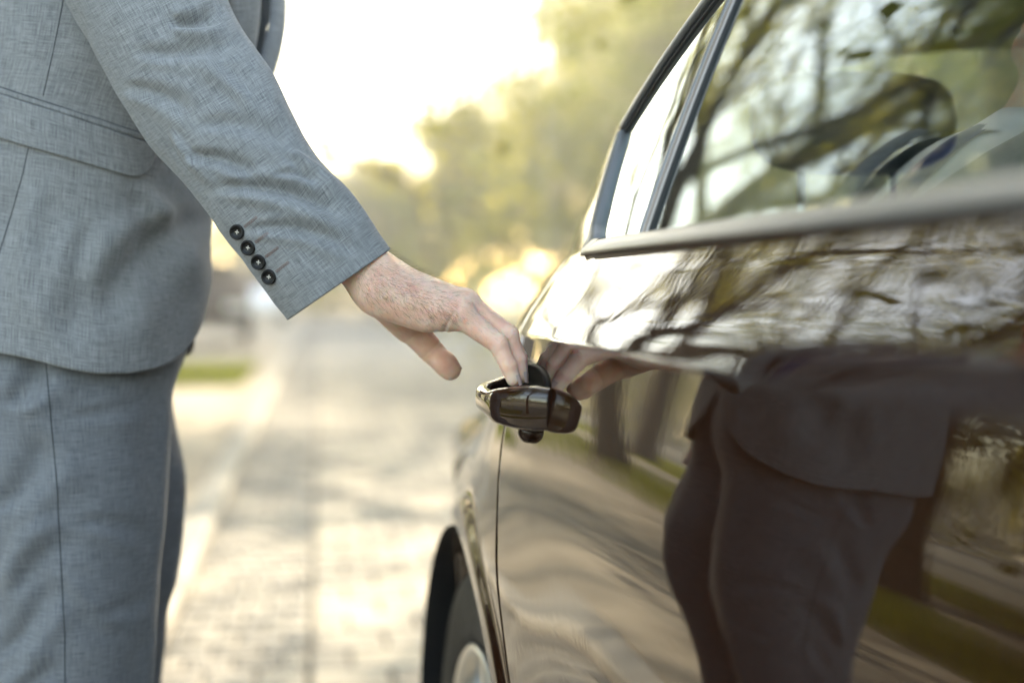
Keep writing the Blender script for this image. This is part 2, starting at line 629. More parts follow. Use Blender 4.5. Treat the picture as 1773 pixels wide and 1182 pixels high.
def grass(name, areas, n, hgt, label):
    r = np.random.RandomState(3)
    V, F = [], []
    for (n0, n1, s0, s1, z, share) in areas:
        k = int(n * share)
        a = r.uniform(n0, n1, k); s = r.uniform(s0, s1, k)
        for i in range(k):
            p = R(a[i], s[i], z)
            h = hgt * r.uniform(.5, 1.3); th = r.uniform(0, 6.28); w = .006 + .006 * r.rand()
            dx, dy = math.cos(th) * w, math.sin(th) * w
            lx, ly = r.normal(0, .35, 2) * h
            o = len(V)
            V += [(p[0] - dx, p[1] - dy, p[2]), (p[0] + dx, p[1] + dy, p[2]), (p[0] + lx, p[1] + ly, p[2] + h)]
            F.append((o, o + 1, o + 2))
    o = obj(name, V, F, M['grass'], smooth=False)
    tag(o, label, 'grass', kind='stuff')
    return o


grass('grass', [(-2.15, -0.75, 13.5, 17.5, .045, .18), (-4.3, -3.3, -2, 34, .04, .38), (-8, -5.3, 2, 30, .04, .29), (4.8, 8, 2, 45, .05, .15)], 90000, .07,
      'short green grass growing on the verges beside the paved road')

# ------------------------------------------------------------------ trees
def rot_rand(v, ang, r):
    v = v / np.linalg.norm(v)
    a = np.cross(v, r.normal(size=3)); a /= np.linalg.norm(a)
    return v * math.cos(ang) + a * math.sin(ang)


def tree_meshes(seed, h, tr, first, nlimb, lean_out, leaves, leaf, clump, levels=3, sag=0.0, sides=7):
    """trunk+limbs mesh and leaf mesh around the twig ends"""
    r = np.random.RandomState(seed)
    mb = MB()
    tips = []

    def branch(p, d, length, rad, lev):
        k = 6 if lev < 2 else 4
        pts, rads = [p], [rad]
        q, dd = p.copy(), d.copy()
        for i in range(k):
            dd = dd + r.normal(0, .13, 3) + np.array([0, 0, .05 - sag * lev])
            dd /= np.linalg.norm(dd)
            q = q + dd * length / k
            pts.append(q); rads.append(rad * (1 - .75 * (i + 1) / k))
            if lev < levels and i >= 1:
                for _ in range(1 if lev else 1):
                    branch(q, rot_rand(dd, r.uniform(.5, 1.0), r), length * r.uniform(.45, .65), rads[-1] * .7, lev + 1)
            if lev >= levels - 1:
                tips.append(q)
        tips.append(q)
        mb.tube(pts, rads, sides if lev == 0 else (5 if lev < 3 else 3), cap=False)

    top = np.array([0, 0, 0.0])
    pts, rads = [np.array([0, 0, -.1])], [tr * 1.35]
    q = np.array([0, 0, 0.0]); d = np.array([0, 0, 1.0])
    nseg = 10
    for i in range(nseg):
        d = d + r.normal(0, .05, 3); d[2] = max(d[2], .8); d /= np.linalg.norm(d)
        q = q + d * h * .85 / nseg
        pts.append(q.copy()); rads.append(tr * (1 - .8 * (i + 1) / nseg))
    mb.tube(pts, rads, 10, cap=False)
    for k in range(nlimb):
        f = first + (0.98 - first) * (k + .5) / nlimb
        x = f * nseg
        i = int(x)
        p = pts[i + 1] * (x - i) + pts[i] * (1 - x + i) if i + 1 < len(pts) else pts[-1]
        a = k * 2.4 + r.uniform(-.4, .4)
        up = .25 + .9 * (f - first) / (1 - first)
        dv = np.array([math.cos(a), math.sin(a), up]); dv /= np.linalg.norm(dv)
        branch(p, dv, h * lean_out * (1.15 - .7 * (f - first) / (1 - first)) * r.uniform(.8, 1.15), tr * .5 * (1.1 - f * .6), 1)
    tips = np.array(tips)
    idx = r.randint(0, len(tips), leaves)
    c = tips[idx] + r.normal(0, clump, (leaves, 3))
    a = r.normal(size=(leaves, 3)); a /= np.linalg.norm(a, axis=1)[:, None]
    b2 = np.cross(a, r.normal(size=(leaves, 3))); b2 /= np.linalg.norm(b2, axis=1)[:, None]
    s = (leaf * r.uniform(.6, 1.3, leaves))[:, None]
    V = np.stack([c - a * s, c - b2 * s * .55, c + a * s, c + b2 * s * .55], 1).reshape(-1, 3)
    F = np.arange(leaves * 4).reshape(-1, 4)
    wood = bpy.data.meshes.new('trunk'); wood.from_pydata(mb.v, [], mb.f)
    wood.polygons.foreach_set('use_smooth', [True] * len(wood.polygons))
    lf = bpy.data.meshes.new('crown'); lf.from_pydata(V.tolist(), [], F.tolist())
    return wood, lf


TM = {
    'big': tree_meshes(11, 9.5, .24, .26, 12, .50, 21000, .050, .32, 3),
    'big2': tree_meshes(12, 8.5, .20, .22, 11, .50, 19000, .050, .32, 3),
    'canopy': tree_meshes(15, 12.5, .24, .42, 12, .50, 40000, .082, .42, 3),
    'bush': tree_meshes(21, 5.5, .10, .10, 12, .36, 12000, .10, .38, 3),
    'bush2': tree_meshes(22, 6.5, .12, .12, 12, .34, 12000, .11, .42, 3),
    'thin': tree_meshes(31, 9.0, .10, .30, 12, .30, 1500, .06, .25, 3),
}
print('tree meshes', time.time() - T0)


TC = {}


def tree(kind, x, y, s, rz, wood, leaf, label, group=None, name='tree', lean=0.0):
    e = empty(name, (x, y, -.05), rz)
    e.scale = (s, s, s)
    if lean:
        e.rotation_euler = (Matrix.Rotation(lean, 3, 'Y') @ Matrix.Rotation(rz, 3, 'Z')).to_euler()
    w, lf = TM[kind]
    for m_, mt in ((w, wood), (lf, leaf)):
        if (m_.name, mt.name) not in TC:
            c = m_.copy(); c.materials.clear(); c.materials.append(mt)
            TC[(m_.name, mt.name)] = c
    w2, l2 = TC[(w.name, wood.name)], TC[(lf.name, leaf.name)]
    o = bpy.data.objects.new('trunk', w2); COL.objects.link(o); o.parent = e
    o = bpy.data.objects.new('crown', l2); COL.objects.link(o); o.parent = e
    tag(e, label, 'tree', group)
    return e


def RT(nn, s):
    p = R(nn, s)
    return p[0], p[1]


W_, PB = M['bark'], M['pale_bark']
# left of the road: the trees mirrored in the door and windows
for i, (nn, s, k, sc, rz, lf, lab) in enumerate([
    (-3.4, 4.2, 'big', 1.0, 0.3, 'leaf_olive', 'spreading tree left of the path, nearest the man'),
    (-4.6, 8.6, 'big2', 1.0, 2.1, 'leaf_green', 'second roadside tree on the left, with green leaves'),
    (-3.6, 13.5, 'big', .95, 4.0, 'leaf_yellow', 'yellow leaved tree on the left verge by the grass patch'),
    (-6.5, 1.2, 'big2', 1.05, 5.2, 'leaf_green', 'leafy tree on the left verge level with the car'),
    (-8.5, 6.0, 'bush2', 1.1, 1.2, 'leaf_yellow', 'low yellow tree behind the first row on the left'),
    (-3.2, 18.5, 'big', 1.5, 1.1, 'leaf_olive', 'very tall airy tree reaching over the road from the left'),
    (-9.5, 12.0, 'bush', 1.2, 2.7, 'leaf_olive', 'dense olive tree behind the left verge'),
    (-5.8, 19.0, 'big', 1.1, 2.2, 'leaf_green', 'tall green tree on the left verge before the parked cars'),
]):
    x, y = RT(nn, s)
    tree(k, x, y, sc, rz, W_, M[lf], lab, 'trees along the left verge', lean={2: .30, 5: -.16, 6: .16}.get(i, 0))
# bare slender trees seen above the sleeve
for i, (nn, s, sc, rz, lab) in enumerate([
    (-2.0, 41, 1.15, .5, 'bare slender tree just beyond the chest, nearest of the thin ones'),
    (-1.3, 50, 1.35, 2.2, 'bare slender tree in the gap of sky, middle of the thin ones'),
    (.1, 53, 1.3, 4.0, 'farthest bare slender tree, standing at the road end')]):
    x, y = RT(nn, s)
    tree('thin', x, y, sc, rz, W_, M['leaf_olive'], lab, 'bare slender trees')
# the yellow-green trees that close the road
far = [(-7.0, 44, 'bush', .8, 'leaf_yellow', 'low yellow tree behind the parked cars'),
       (-1.5, 50, 'bush2', .72, 'leaf_olive', 'small olive tree left of the road end'),
       (1.8, 47, 'bush', .95, 'leaf_olive', 'round olive tree straight at the end of the road'),
       (4.4, 43, 'bush2', .95, 'leaf_green', 'dense green tree at the right of the road end'),
       (6.6, 38, 'bush', 1.15, 'leaf_yellow', 'tall yellow green tree left of the pale trunk'),
       (8.6, 34, 'bush2', 1.2, 'leaf_yellow', 'tall yellow tree right behind the pale trunk'),
       (10.5, 28, 'bush2', 1.15, 'leaf_yellow', 'yellow tree seen past the rear pillar of the car'),
       (12.5, 24, 'bush', 1.2, 'leaf_green', 'green tree seen through the rear window'),
       (13.5, 18, 'bush2', 1.1, 'leaf_yellow', 'yellow tree seen through the rear door glass'),
       (14.0, 12, 'bush', 1.2, 'leaf_olive', 'olive tree beyond the far side of the car'),
       (7.3, 24, 'bush2', .72, 'leaf_yellow', 'bushy tree added mostly behind the rear pillar to shade the road'),  # added for the shade it throws on the road
       (-11, 36, 'bush2', .9, 'leaf_olive', 'olive tree at the far left behind the man')]
for i, (nn, s, k, sc, lf, lab) in enumerate(far):
    x, y = RT(nn, s)
    tree(k, x, y, sc, i * 1.3, W_, M[lf], lab, 'trees closing the view')
x, y = RT(4.95, 30)
tree('thin', x, y, .62, 1.0, PB, M['leaf_yellow'], 'slim pale trunked tree standing at the right kerb', name='birch_tree')
# right verge: they cast the bands of shade over the road
for i, (nn, s, k, sc, rz, lf, lab) in enumerate([
    (6.2, 5.5, 'canopy', .92, 1.7, 'leaf_olive', 'wide roadside tree beyond the car, nearest on the right'),
    (6.4, 12.5, 'canopy', .95, .4, 'leaf_green', 'second wide roadside tree on the right of the road'),
    (5.9, 15.2, 'canopy', .8, 2.9, 'leaf_green', 'smaller green tree added out of view behind the second to shade the near road'),  # unseen extra crown, added to keep the near road in shade
    (14.5, 42.0, 'canopy', 1.0, 3.4, 'leaf_yellow', 'third wide roadside tree on the right, yellow crown'),
    (13.5, 50.0, 'canopy', .95, 5.0, 'leaf_olive', 'fourth wide roadside tree on the right behind the pale trunk'),
    (13.0, 60.0, 'canopy', .95, 1.0, 'leaf_green', 'fifth and farthest wide roadside tree on the right'),
]):
    x, y = RT(nn, s)
    tree(k, x, y, sc, rz, W_, M[lf], lab, 'trees along the right verge')


def woods():
    """the far wood all round: one leafy mass"""
    r = np.random.RandomState(77)
    V, F = [], []
    nl = 26000
    ang = r.uniform(0, 2 * math.pi, nl)
    rad = r.uniform(62, 80, nl)
    hh = 6.0 + 1.5 * np.sin(ang * 9) + 1.2 * np.sin(ang * 23 + 1) + .8 * np.sin(ang * 51)
    z = hh * r.beta(1.4, 1.2, nl) * (1.0)
    c = np.stack([np.cos(ang) * rad, np.sin(ang) * rad, z], 1)
    a = r.normal(size=(nl, 3)); a /= np.linalg.norm(a, axis=1)[:, None]
    b2 = np.cross(a, r.normal(size=(nl, 3))); b2 /= np.linalg.norm(b2, axis=1)[:, None]
    s = r.uniform(.35, .75, nl)[:, None]
    V = np.stack([c - a * s, c - b2 * s * .7, c + a * s, c + b2 * s * .7], 1).reshape(-1, 3)
    o = obj('distant_woods', V, np.arange(nl * 4).reshape(-1, 4), M['leaf_olive'], smooth=False)
    tag(o, 'far yellow green woods closing the horizon all round', 'woods', kind='stuff')


woods()
# haze volume added to imitate veiling glare: pales the far trees
hz = obj('haze', [(x * 95, y * 95, z) for z in (-1.2, 16.0) for x, y in ((-1, -1), (1, -1), (1, 1), (-1, 1))],
         [(0, 3, 2, 1), (4, 5, 6, 7), (0, 1, 5, 4), (1, 2, 6, 5), (2, 3, 7, 6), (3, 0, 4, 7)], None, smooth=False)
m = bpy.data.materials.new('haze'); m.use_nodes = True
n, l = m.node_tree.nodes, m.node_tree.links
n.clear()
o_ = n.new('ShaderNodeOutputMaterial'); v_ = n.new('ShaderNodeVolumePrincipled')
v_.inputs['Color'].default_value = (.93, .92, .88, 1)
v_.inputs['Density'].default_value = HAZE
v_.inputs['Anisotropy'].default_value = .35
l.new(v_.outputs[0], o_.inputs['Volume'])
hz.data.materials.append(m)
tag(hz, 'pale warm haze added over the road to imitate veiling glare', 'haze', kind='stuff')
print('env', time.time() - T0)

# ------------------------------------------------------------------ the car
XC = 1.155              # its centre line; near flank faces -X, front towards -Y
WY, WZ, WR = 1.60, 0.325, 0.355     # rear wheel arch
FY = -1.18                          # front axle
car = empty('car', (XC, 0.3, 0))
tag(car, 'glossy dark brown car parked at the right, man reaching for its rear door handle', 'car')


def sub(parent, o):
    """child of a part that itself sits at the world origin"""
    o.parent = parent
    o.matrix_parent_inverse = Matrix.Identity(4)
    return o


CZ = [.15, .19, .25, .33, .42, .52, .62, .70, .78, .85, .905, .9165]
CXV = [.330, .285, .268, .262, .264, .266, .258, .250, .2485, .2555, .2645, .2665]
CZ2 = [.9165, .922, .932, .950, .972, 1.0, 1.03]
CX2 = [.2665, .2695, .2752, .2880, .3045, .3250, .338]


def Xs(Y, z, recess=True):
    Y = np.asarray(Y, float); z = np.asarray(z, float)
    x = np.where(z <= .9165, interp(z, CZ, CXV), interp(z, CZ2, CX2))
    x = x + .022 * (Y - .25) ** 2 - .020
    # rear taper, stronger towards the shoulder
    wz = interp(z, [.1, .5, .68, .76, .83, .92, 1.1], [.25, .2, .15, .55, .85, 1.05, 1.0])
    t = np.clip((Y - 1.15) / .6, 0, None)
    x = x + .060 * wz * np.where(t < 1.4, t ** 2, 1.96 + 2.8 * (t - 1.4))
    # front taper
    t = np.clip((-1.0 - Y) / .9, 0, None)
    x = x + .20 * t ** 2
    # arch flares
    for cy in (WY, FY):
        r = np.sqrt((Y - cy) ** 2 + (z - WZ) ** 2)
        x = x - .007 * (1 - sstep(.385, .405, r)) - .022 * np.exp(-(r / .50) ** 4)
    if recess:
        q = ((Y - 1.235) / .060) ** 4 + ((z - .865) / .0185) ** 4
        x = x + .013 * np.exp(-q)
    return x


def Xg(Y, z):
    return Xs(Y, 1.0) + .0035 + .35 * (z - 1.0) + .26 * (z - 1.0) ** 2


def zt(Y):      # top edge of the side windows
    return interp(Y, [-.75, -.55, -.2, .2, .6, .93, 1.215, 1.41, 1.53], [1.0, 1.14, 1.32, 1.375, 1.35, 1.295, 1.20, 1.12, 1.07])


def zr(Y):      # shoulder of the roof
    return interp(Y, [-.9, -.6, -.22, .2, .6, .93, 1.215, 1.41, 1.53, 1.7, 1.9, 2.1, 2.7],
                  [1.0, 1.16, 1.352, 1.408, 1.383, 1.33, 1.238, 1.162, 1.125, 1.075, 1.035, 1.006, .985])


def zc(Y):      # centre line of the roof
    return interp(Y, [-2.1, -1.9, -.95, -.15, .0, .5, 1.0, 1.4, 1.68, 1.72, 2.13, 2.2, 2.72],
                  [.72, .82, .97, 1.40, 1.43, 1.475, 1.45, 1.385, 1.30, 1.285, 1.055, 1.03, .99])


def mir(P):
    Q = P.copy()
    Q[..., 0] = 2 * XC - Q[..., 0]
    return Q


def panel(mb, Yf0, Yf1, z0, z1, ny, nz, side=0, edge=.0018, fx=Xs, zs=None):
    """body panel with rolled edges; Yf0/Yf1 = borders as functions of z"""
    zz = np.linspace(z0, z1, nz) if zs is None else np.array(zs)
    zz = np.concatenate([[zz[0], zz[0]], zz, [zz[-1], zz[-1]]])
    nzz = len(zz)
    u = np.linspace(0, 1, ny)
    u = np.concatenate([[0, 0], u, [1, 1]])
    Z, U = np.meshgrid(zz, u)
    a, b_ = Yf0(Z), Yf1(Z)
    Y = a + (b_ - a) * U
    X = fx(Y, Z)
    k = np.zeros_like(X)
    off = lambda i, n: 2 if i == 0 or i == n - 1 else (1 if i == 1 or i == n - 2 else 0)
    for i in range(len(u)):
        for j in range(nzz):
            q = max(off(i, len(u)), off(j, nzz))
            if q:
                X[i, j] += .0022 if q == 1 else .018
                if q >= 1:
                    Y[i, j] += (edge if i > len(u) // 2 else -edge) if off(i, len(u)) else 0
                    Z[i, j] += (edge if j > nzz // 2 else -edge) if off(j, nzz) else 0
    P = np.stack([X, Y, Z], -1)
    if side:
        P = mir(P)
    mb.grid(P, flip=not side)
    return mb


def coons(B, T, Lf, Rt):
    """surface from four border curves, (Y, z) each n x 2"""
    nu, nv = len(B), len(Lf)
    u = np.linspace(0, 1, nu)[:, None, None]
    v = np.linspace(0, 1, nv)[None, :, None]
    return ((1 - v) * B[:, None] + v * T[:, None] + (1 - u) * Lf[None] + u * Rt[None]
            - ((1 - u) * (1 - v) * B[0] + u * (1 - v) * B[-1] + (1 - u) * v * T[0] + u * v * T[-1]))


def line(a, b_, n):
    t = np.linspace(0, 1, n)[:, None]
    return np.array(a) * (1 - t) + np.array(b_) * t


# rear door cut and the other shut lines
def cut_rear(z):
    return interp(z, [.15, .3, .42, .52, .62, .72, .80, .86, .92, 1.0], [1.13, 1.13, 1.17, 1.235, 1.293, 1.325, 1.345, 1.362, 1.40, 1.46])


cut_mid = lambda z: .34 + 0 * z
cut_front = lambda z: interp(z, [.15, .5, .8, 1.0], [-.74, -.76, -.72, -.66])
GAP = .0045
zdense = sorted(set(np.round(np.concatenate([np.linspace(.30, .83, 30), np.linspace(.83, .905, 16), np.linspace(.905, .935, 16), np.linspace(.935, .998, 12)]), 5)))


def arch_poly(cy, sgn_cut, far_y):
    """fender around a wheel: radial grid between arch lip and panel border"""
    rows = []
    for ph in np.radians(np.linspace(-12, 192, 90)):
        d = np.array([math.cos(ph), math.sin(ph)])
        lo, hi = WR, 3.0
        for _ in range(40):
            m_ = (lo + hi) / 2
            y, z = cy + d[0] * m_, WZ + d[1] * m_
            if cy > 0:
                ok = z < .998 and z > .16 and y > float(cut_rear(np.clip(z, .15, 1))) + GAP and y < far_y
            else:
                ok = z < .93 + .0 * y and z > .16 and y < float(cut_front(np.clip(z, .15, 1))) - GAP and y > far_y
            if ok or m_ < WR + .012:
                lo = m_
            else:
                hi = m_
        t = np.concatenate([[0], np.linspace(0, 1, 34) ** 1.2])
        rr = WR + t * (lo - WR)
        rows.append(np.stack([cy + d[0] * rr, WZ + d[1] * rr], -1))
    Q = np.array(rows)
    X = Xs(Q[..., 0], Q[..., 1])
    X[:, 0] += .03
    X[:, -1] += .0022
    P = np.stack([X, Q[..., 0], Q[..., 1]], -1)
    return P


body = MB()
for side in (0, 1):
    for cy, fy in ((WY, 2.2), (FY, -1.75)):
        P = arch_poly(cy, 1, fy)
        body.grid(mir(P) if side else P, flip=(cy > 0) == bool(side) if False else not side)
    # rear corner and front corner sides
    for (ya, yb, zz0, zz1) in ((2.2, 2.62, .25, .998), (-1.98, -1.75, .25, .93)):
        Y, Z = np.meshgrid(np.linspace(ya, yb, 14), np.linspace(zz0, zz1, 40), indexing='ij')
        P = np.stack([Xs(Y, Z), Y, Z], -1)
        body.grid(mir(P) if side else P, flip=not side)
    # sill
    Y, Z = np.meshgrid(np.linspace(-.80, 1.25, 40), np.linspace(.17, .295, 8), indexing='ij')
    P = np.stack([Xs(Y, Z), Y, Z], -1)
    body.grid(mir(P) if side else P, flip=not side)
    # front wing top
    # pillar piece below the slanted window corner, C pillar, roof side strip
    def gpiece(Y, Z):
        P = np.stack([Xg(Y, Z), Y, Z], -1)
        body.grid(mir(P) if side else P, flip=not side)
    u = np.linspace(0, 1, 12)
    Yc = np.linspace(1.308, 1.425, 12)
    top = 1.0 + (Yc - 1.308) * 1.02
    Y = np.repeat(Yc[:, None], 12, 1); gpiece(Y, .998 + (top - .998)[:, None] * u[None])
    Yc = np.linspace(1.425, 2.1, 50)
    Y = np.repeat(Yc[:, None], 12, 1); gpiece(Y, .998 + (zr(Yc) - .998)[:, None] * u[None])
    Yc = np.linspace(-.62, 1.425, 90)
    Y = np.repeat(Yc[:, None], 12, 1); gpiece(Y, (zt(Yc) + .004)[:, None] + (zr(Yc) - zt(Yc) - .004)[:, None] * u[None])

# roof, bonnet and boot lid: across from shoulder to shoulder
def across(Y, S):
    zrr = np.where(Y < -.62, interp(Y, [-2.0, -1.7, -.9, -.62], [.70, .86, .93, 1.13]), zr(Y))
    zrr = np.where(Y < -.62, np.minimum(zrr, zc(Y)), zrr)
    X0 = np.where(Y < -.62, Xs(Y, np.clip(zrr, .3, 1.0)), Xg(Y, zrr))
    s = np.abs(S)
    e = np.where(Y > 2.05, 2.0, 3.2)
    z = zrr + (zc(Y) - zrr) * (1 - (1 - s) ** e)
    x = X0 + (XC - X0) * s
    return x, z


def roof_piece(y0, y1, s0, s1, ny, ns, mb, dz=0.0, flip=False):
    Y, S = np.meshgrid(np.linspace(y0, y1, ny), np.linspace(s0, s1, ns), indexing='ij')
    x, z = across(Y, S)
    P = np.stack([x, Y, z + dz], -1)
    mb.grid(P, flip=flip)
    mb.grid(mir(P), flip=not flip)


roof_piece(-.12, 1.70, 0, 1, 60, 26, body)
roof_piece(-.95, -.12, 0, .13, 20, 6, body)
roof_piece(1.70, 2.14, 0, .24, 24, 10, body)
roof_piece(2.14, 2.62, 0, 1, 16, 20, body)
roof_piece(-1.98, -.95, 0, 1, 30, 20, body)
for ye, zlow in ((2.62, .25), (-1.98, .22)):       # rear and front faces
    S = np.linspace(0, 1, 20)
    x, z = across(np.full(20, ye), S)
    rows = []
    for t in np.linspace(0, 1, 14):
        zz = z * (1 - t) + zlow * t
        bulge = .07 * math.sin(math.pi * min(1, t * 1.1)) * (1 if ye > 0 else -1)
        rows.append(np.stack([x * (1 - 0) + 0, np.full(20, ye) + bulge * (1 - (1 - S) ** 2 * .8), zz], -1))
    P = np.array(rows)
    body.grid(P, flip=ye > 0); body.grid(mir(P), flip=ye < 0)
ob = body.build('body_shell', M['paint'], None)
ob.data.validate()
put_under(car, ob)

# doors
def make_door(name, f0, f1, side, ny):
    mb = MB()
    panel(mb, lambda z: f0(z) + GAP / 2, lambda z: f1(z) - GAP / 2, 0, 0, ny, 0, side, zs=zdense)
    o = mb.build(name, M['paint'])
    put_under(car, o)
    return o


near_rear = make_door('rear_door', cut_mid, cut_rear, 0, 230)
near_rear['label'] = 'rear door the man is opening'
near_front = make_door('front_door', cut_front, cut_mid, 0, 60)
far_rear = make_door('rear_door', cut_mid, cut_rear, 1, 50)
far_front = make_door('front_door', cut_front, cut_mid, 1, 50)

ZB = 1.003
def rear_edge(z):      # slanted rear border of the quarter window
    return interp(z, [1.0, 1.012, 1.03, 1.125], [1.308, 1.322, 1.339, 1.414])


DIV0, DIV1 = 1.091, 1.107
for side in (0, 1):
    door = far_rear if side else near_rear
    fdoor = far_front if side else near_front

    def lay_glass(name, B, T, Lf, Rt, parent, dx=.004):
        Q = coons(B, T, Lf, Rt)
        P = np.stack([Xg(Q[..., 0], Q[..., 1]) + dx * (1 if dx != .004 else .5), Q[..., 0], Q[..., 1]], -1)
        P2 = P.copy(); P2[..., 0] += .004
        if side:
            P = mir(P); P2 = mir(P2)
        mb = MB(); mb.grid(P, flip=not side)
        o = mb.build(name, M['glass'])
        sub(parent, o)
        return o
    n_ = 24
    # quarter window
    Bq = line((DIV1, ZB), (float(rear_edge(ZB)), ZB), n_)
    Rq = np.stack([rear_edge(np.linspace(ZB, 1.124, n_)), np.linspace(ZB, 1.124, n_)], -1)
    yy = np.linspace(DIV1 + .012, Rq[-1, 0], n_)
    Tq = np.stack([yy, zt(yy)], -1); Tq[-1] = Rq[-1]
    Lq = line(Bq[0], Tq[0], n_)
    lay_glass('quarter_window', Bq, Tq, Lq, Rq, door)
    yy = np.linspace(.40, DIV0 + .012, 40)
    Tm = np.stack([yy, zt(yy)], -1)
    Bm = line((.40, ZB), (DIV0, ZB), 40)
    lay_glass('door_window', Bm, Tm, line(Bm[0], Tm[0], 20), line(Bm[-1], Tm[-1], 20), door, .0035)
    yy = np.linspace(-.55, .30, 30)
    Tm = np.stack([yy, zt(yy)], -1)
    Bm = line((-.62, ZB), (.30, ZB), 30)
    lay_glass('door_window', Bm, Tm, line(Bm[0], Tm[0], 20), line(Bm[-1], Tm[-1], 20), fdoor, .009)

    def sweep(name, pts, wid, proud, mat, parent, inner=0.0, closed=False, dx=0, dep=.012):
        """flat-oval moulding along (Y, z) points; wid may vary"""
        pts = np.array(pts, float)
        n = len(pts)
        t = np.gradient(pts, axis=0)
        t /= np.linalg.norm(t, axis=1)[:, None]
        nn_ = np.stack([-t[:, 1], t[:, 0]], -1)
        wid = np.broadcast_to(wid, (n,))
        prof = [(-.5, dep), (-.5, -.2), (-.46, -.75), (-.34, -.97), (0, -1.05), (.34, -.97), (.46, -.75), (.5, -.2), (.5, dep)]
        P = []
        for i in range(n):
            row = []
            for a, q in prof:
                yz = pts[i] + nn_[i] * (a * wid[i])
                base = Xg(yz[0], max(yz[1], 1.0)) if yz[1] >= 1.0 else Xs(yz[0], yz[1]) + .0
                row.append([float(base) + dx + (q * proud if q < 0 else q), yz[0], yz[1]])
            P.append(row)
        P = np.array(P)
        if side:
            P = mir(P)
        mb = MB(); mb.grid(P, flip=not side)
        o = mb.build(name, mat)
        sub(parent, o)
        return o
    # lower moulding with the wide rear corner
    low = line((-.60, .9985), (1.26, .9985), 80)
    sweep('belt_moulding', low, .0140, .0075, M['trim'], door)
    # corner piece: last of the belt, up the slanted edge
    ang = np.radians(np.linspace(-90, -40, 8))
    cpt = [(1.2625, .9995), (1.281, .9997)]
    cc = np.array([1.298, 1.014])
    cpt += [(cc[0] + .0135 * math.cos(a), cc[1] + .0145 * math.sin(a)) for a in ang]
    zz = np.linspace(1.012, 1.118, 20)
    cpt += [(float(rear_edge(z)) + .0045, z) for z in zz]
    wid = np.concatenate([np.linspace(.0140, .019, 5), np.full(len(cpt) - 11, .0195), np.linspace(.0195, .014, 6)])
    sweep('corner_moulding', cpt, wid, .0068, M['trim'], door)
    yy = np.linspace(1.416, -.5, 110)
    sweep('upper_moulding', np.stack([yy, zt(yy) + .0105], -1), .013, .0065, M['trim'], door)
    sweep('window_seal', np.stack([yy, zt(yy) + .001], -1), .010, .003, M['rubber'], door, dx=.003)
    # bar between the two rear windows
    y0 = np.linspace(0, 1, 30)
    zz = ZB - .001 + (zt(1.115) - ZB) * y0
    sweep('divider_bar', np.stack([1.1015 + .012 * y0, zz], -1), .0105, .0018, M['divider'], door, dep=.003)
    sweep('divider_trim', np.stack([1.1100 + .012 * y0, zz], -1), .0058, .0030, M['trim'], door, dep=.003)
    sweep('glass_seal', np.stack([1.0942 + .012 * y0, zz], -1), .0042, .0010, M['rubber'], door, dx=.002, dep=.003)
    sweep('glass_seal', np.stack([np.full(30, .37), ZB + (zt(.37) - ZB) * y0], -1), .062, .002, M['black'], door)
    sweep('glass_seal', np.stack([np.full(30, .31), ZB + (zt(.31) - ZB) * y0], -1), .048, .002, M['black'], fdoor)
    # inner door trim and window frames, dark
    mb = MB()
    Y, Z = np.meshgrid(np.linspace(-.7, 1.42, 30), np.linspace(.3, .992, 12), indexing='ij')
    P = np.stack([Xs(Y, Z, False) + .055, Y, Z], -1)
    mb.grid(mir(P) if side else P, flip=bool(side))
    Y, S = np.meshgrid(np.linspace(-.7, 1.42, 30), np.linspace(0, 1, 3), indexing='ij')
    P = np.stack([Xs(Y, .99) + .012 + .075 * S, Y, .993 + 0 * S], -1)
    mb.grid(mir(P) if side else P, flip=not side)
    o = mb.build('door_lining', M['cabin']); put_under(car, o)

# windscreen and rear window
mb = MB(); roof_piece(1.70, 2.14, .24, 1, 20, 20, mb); o = put_under(car, mb.build('rear_window', M['glass']))
mb = MB(); roof_piece(-.95, -.12, .13, 1, 20, 20, mb); o = put_under(car, mb.build('windscreen', M['glass']))
# headliner, inner pillars, floor, bulkheads
mb = MB()
roof_piece(-.10, 1.68, .05, 1, 40, 20, mb, -.03, True)
for side in (0, 1):
    Yc = np.linspace(1.40, 2.05, 20)
    u = np.linspace(0, 1, 6)
    Y = np.repeat(Yc[:, None], 6, 1); Z = .99 + (zr(Yc) - .03 - .99)[:, None] * u[None]
    P = np.stack([Xg(Y, Z) + .03, Y, Z], -1)
    mb.grid(mir(P) if side else P, flip=bool(side))
mb.box((XC, .2, .24), (.80, 1.0, .04))
mb.box((XC, 1.72, .62), (.62, .02, .40))
mb.box((XC, -.85, .62), (.70, .05, .33))
mb.box((XC, 1.93, 1.015), (.62, .20, .012))          # parcel shelf
mb.box((XC, -.66, .88), (.68, .17, .10))             # dashboard
put_under(car, mb.build('cabin_lining', M['cabin'], smooth=False))


def superbox(c, h, e=4.0, n=28, m_=18, tilt=0.0, bend=0.0):
    """rounded cushion"""
    V = []
    for j in range(m_ + 1):
        la = -math.pi / 2 + math.pi * j / m_
        for i in range(n):
            lo = 2 * math.pi * i / n
            f = lambda w, k: math.copysign(abs(w) ** (2 / k), w)
            x = f(math.cos(la), e) * f(math.cos(lo), e); y = f(math.cos(la), e) * f(math.sin(lo), e); z = f(math.sin(la), e)
            p = Vector((x * h[0], y * h[1] + bend * (x ** 2), z * h[2]))
            p.rotate(Matrix.Rotation(tilt, 3, 'X'))
            V.append((p.x + c[0], p.y + c[1], p.z + c[2]))
    return np.array(V).reshape(m_ + 1, n, 3)


def cushion(name, c, h, parent=None, mat='seat', **k):
    mb = MB(); mb.grid(superbox(c, h, **k), cv=True)
    o = mb.build(name, M[mat]); put_under(car, o)
    if parent:
        sub(parent, o)
    return o


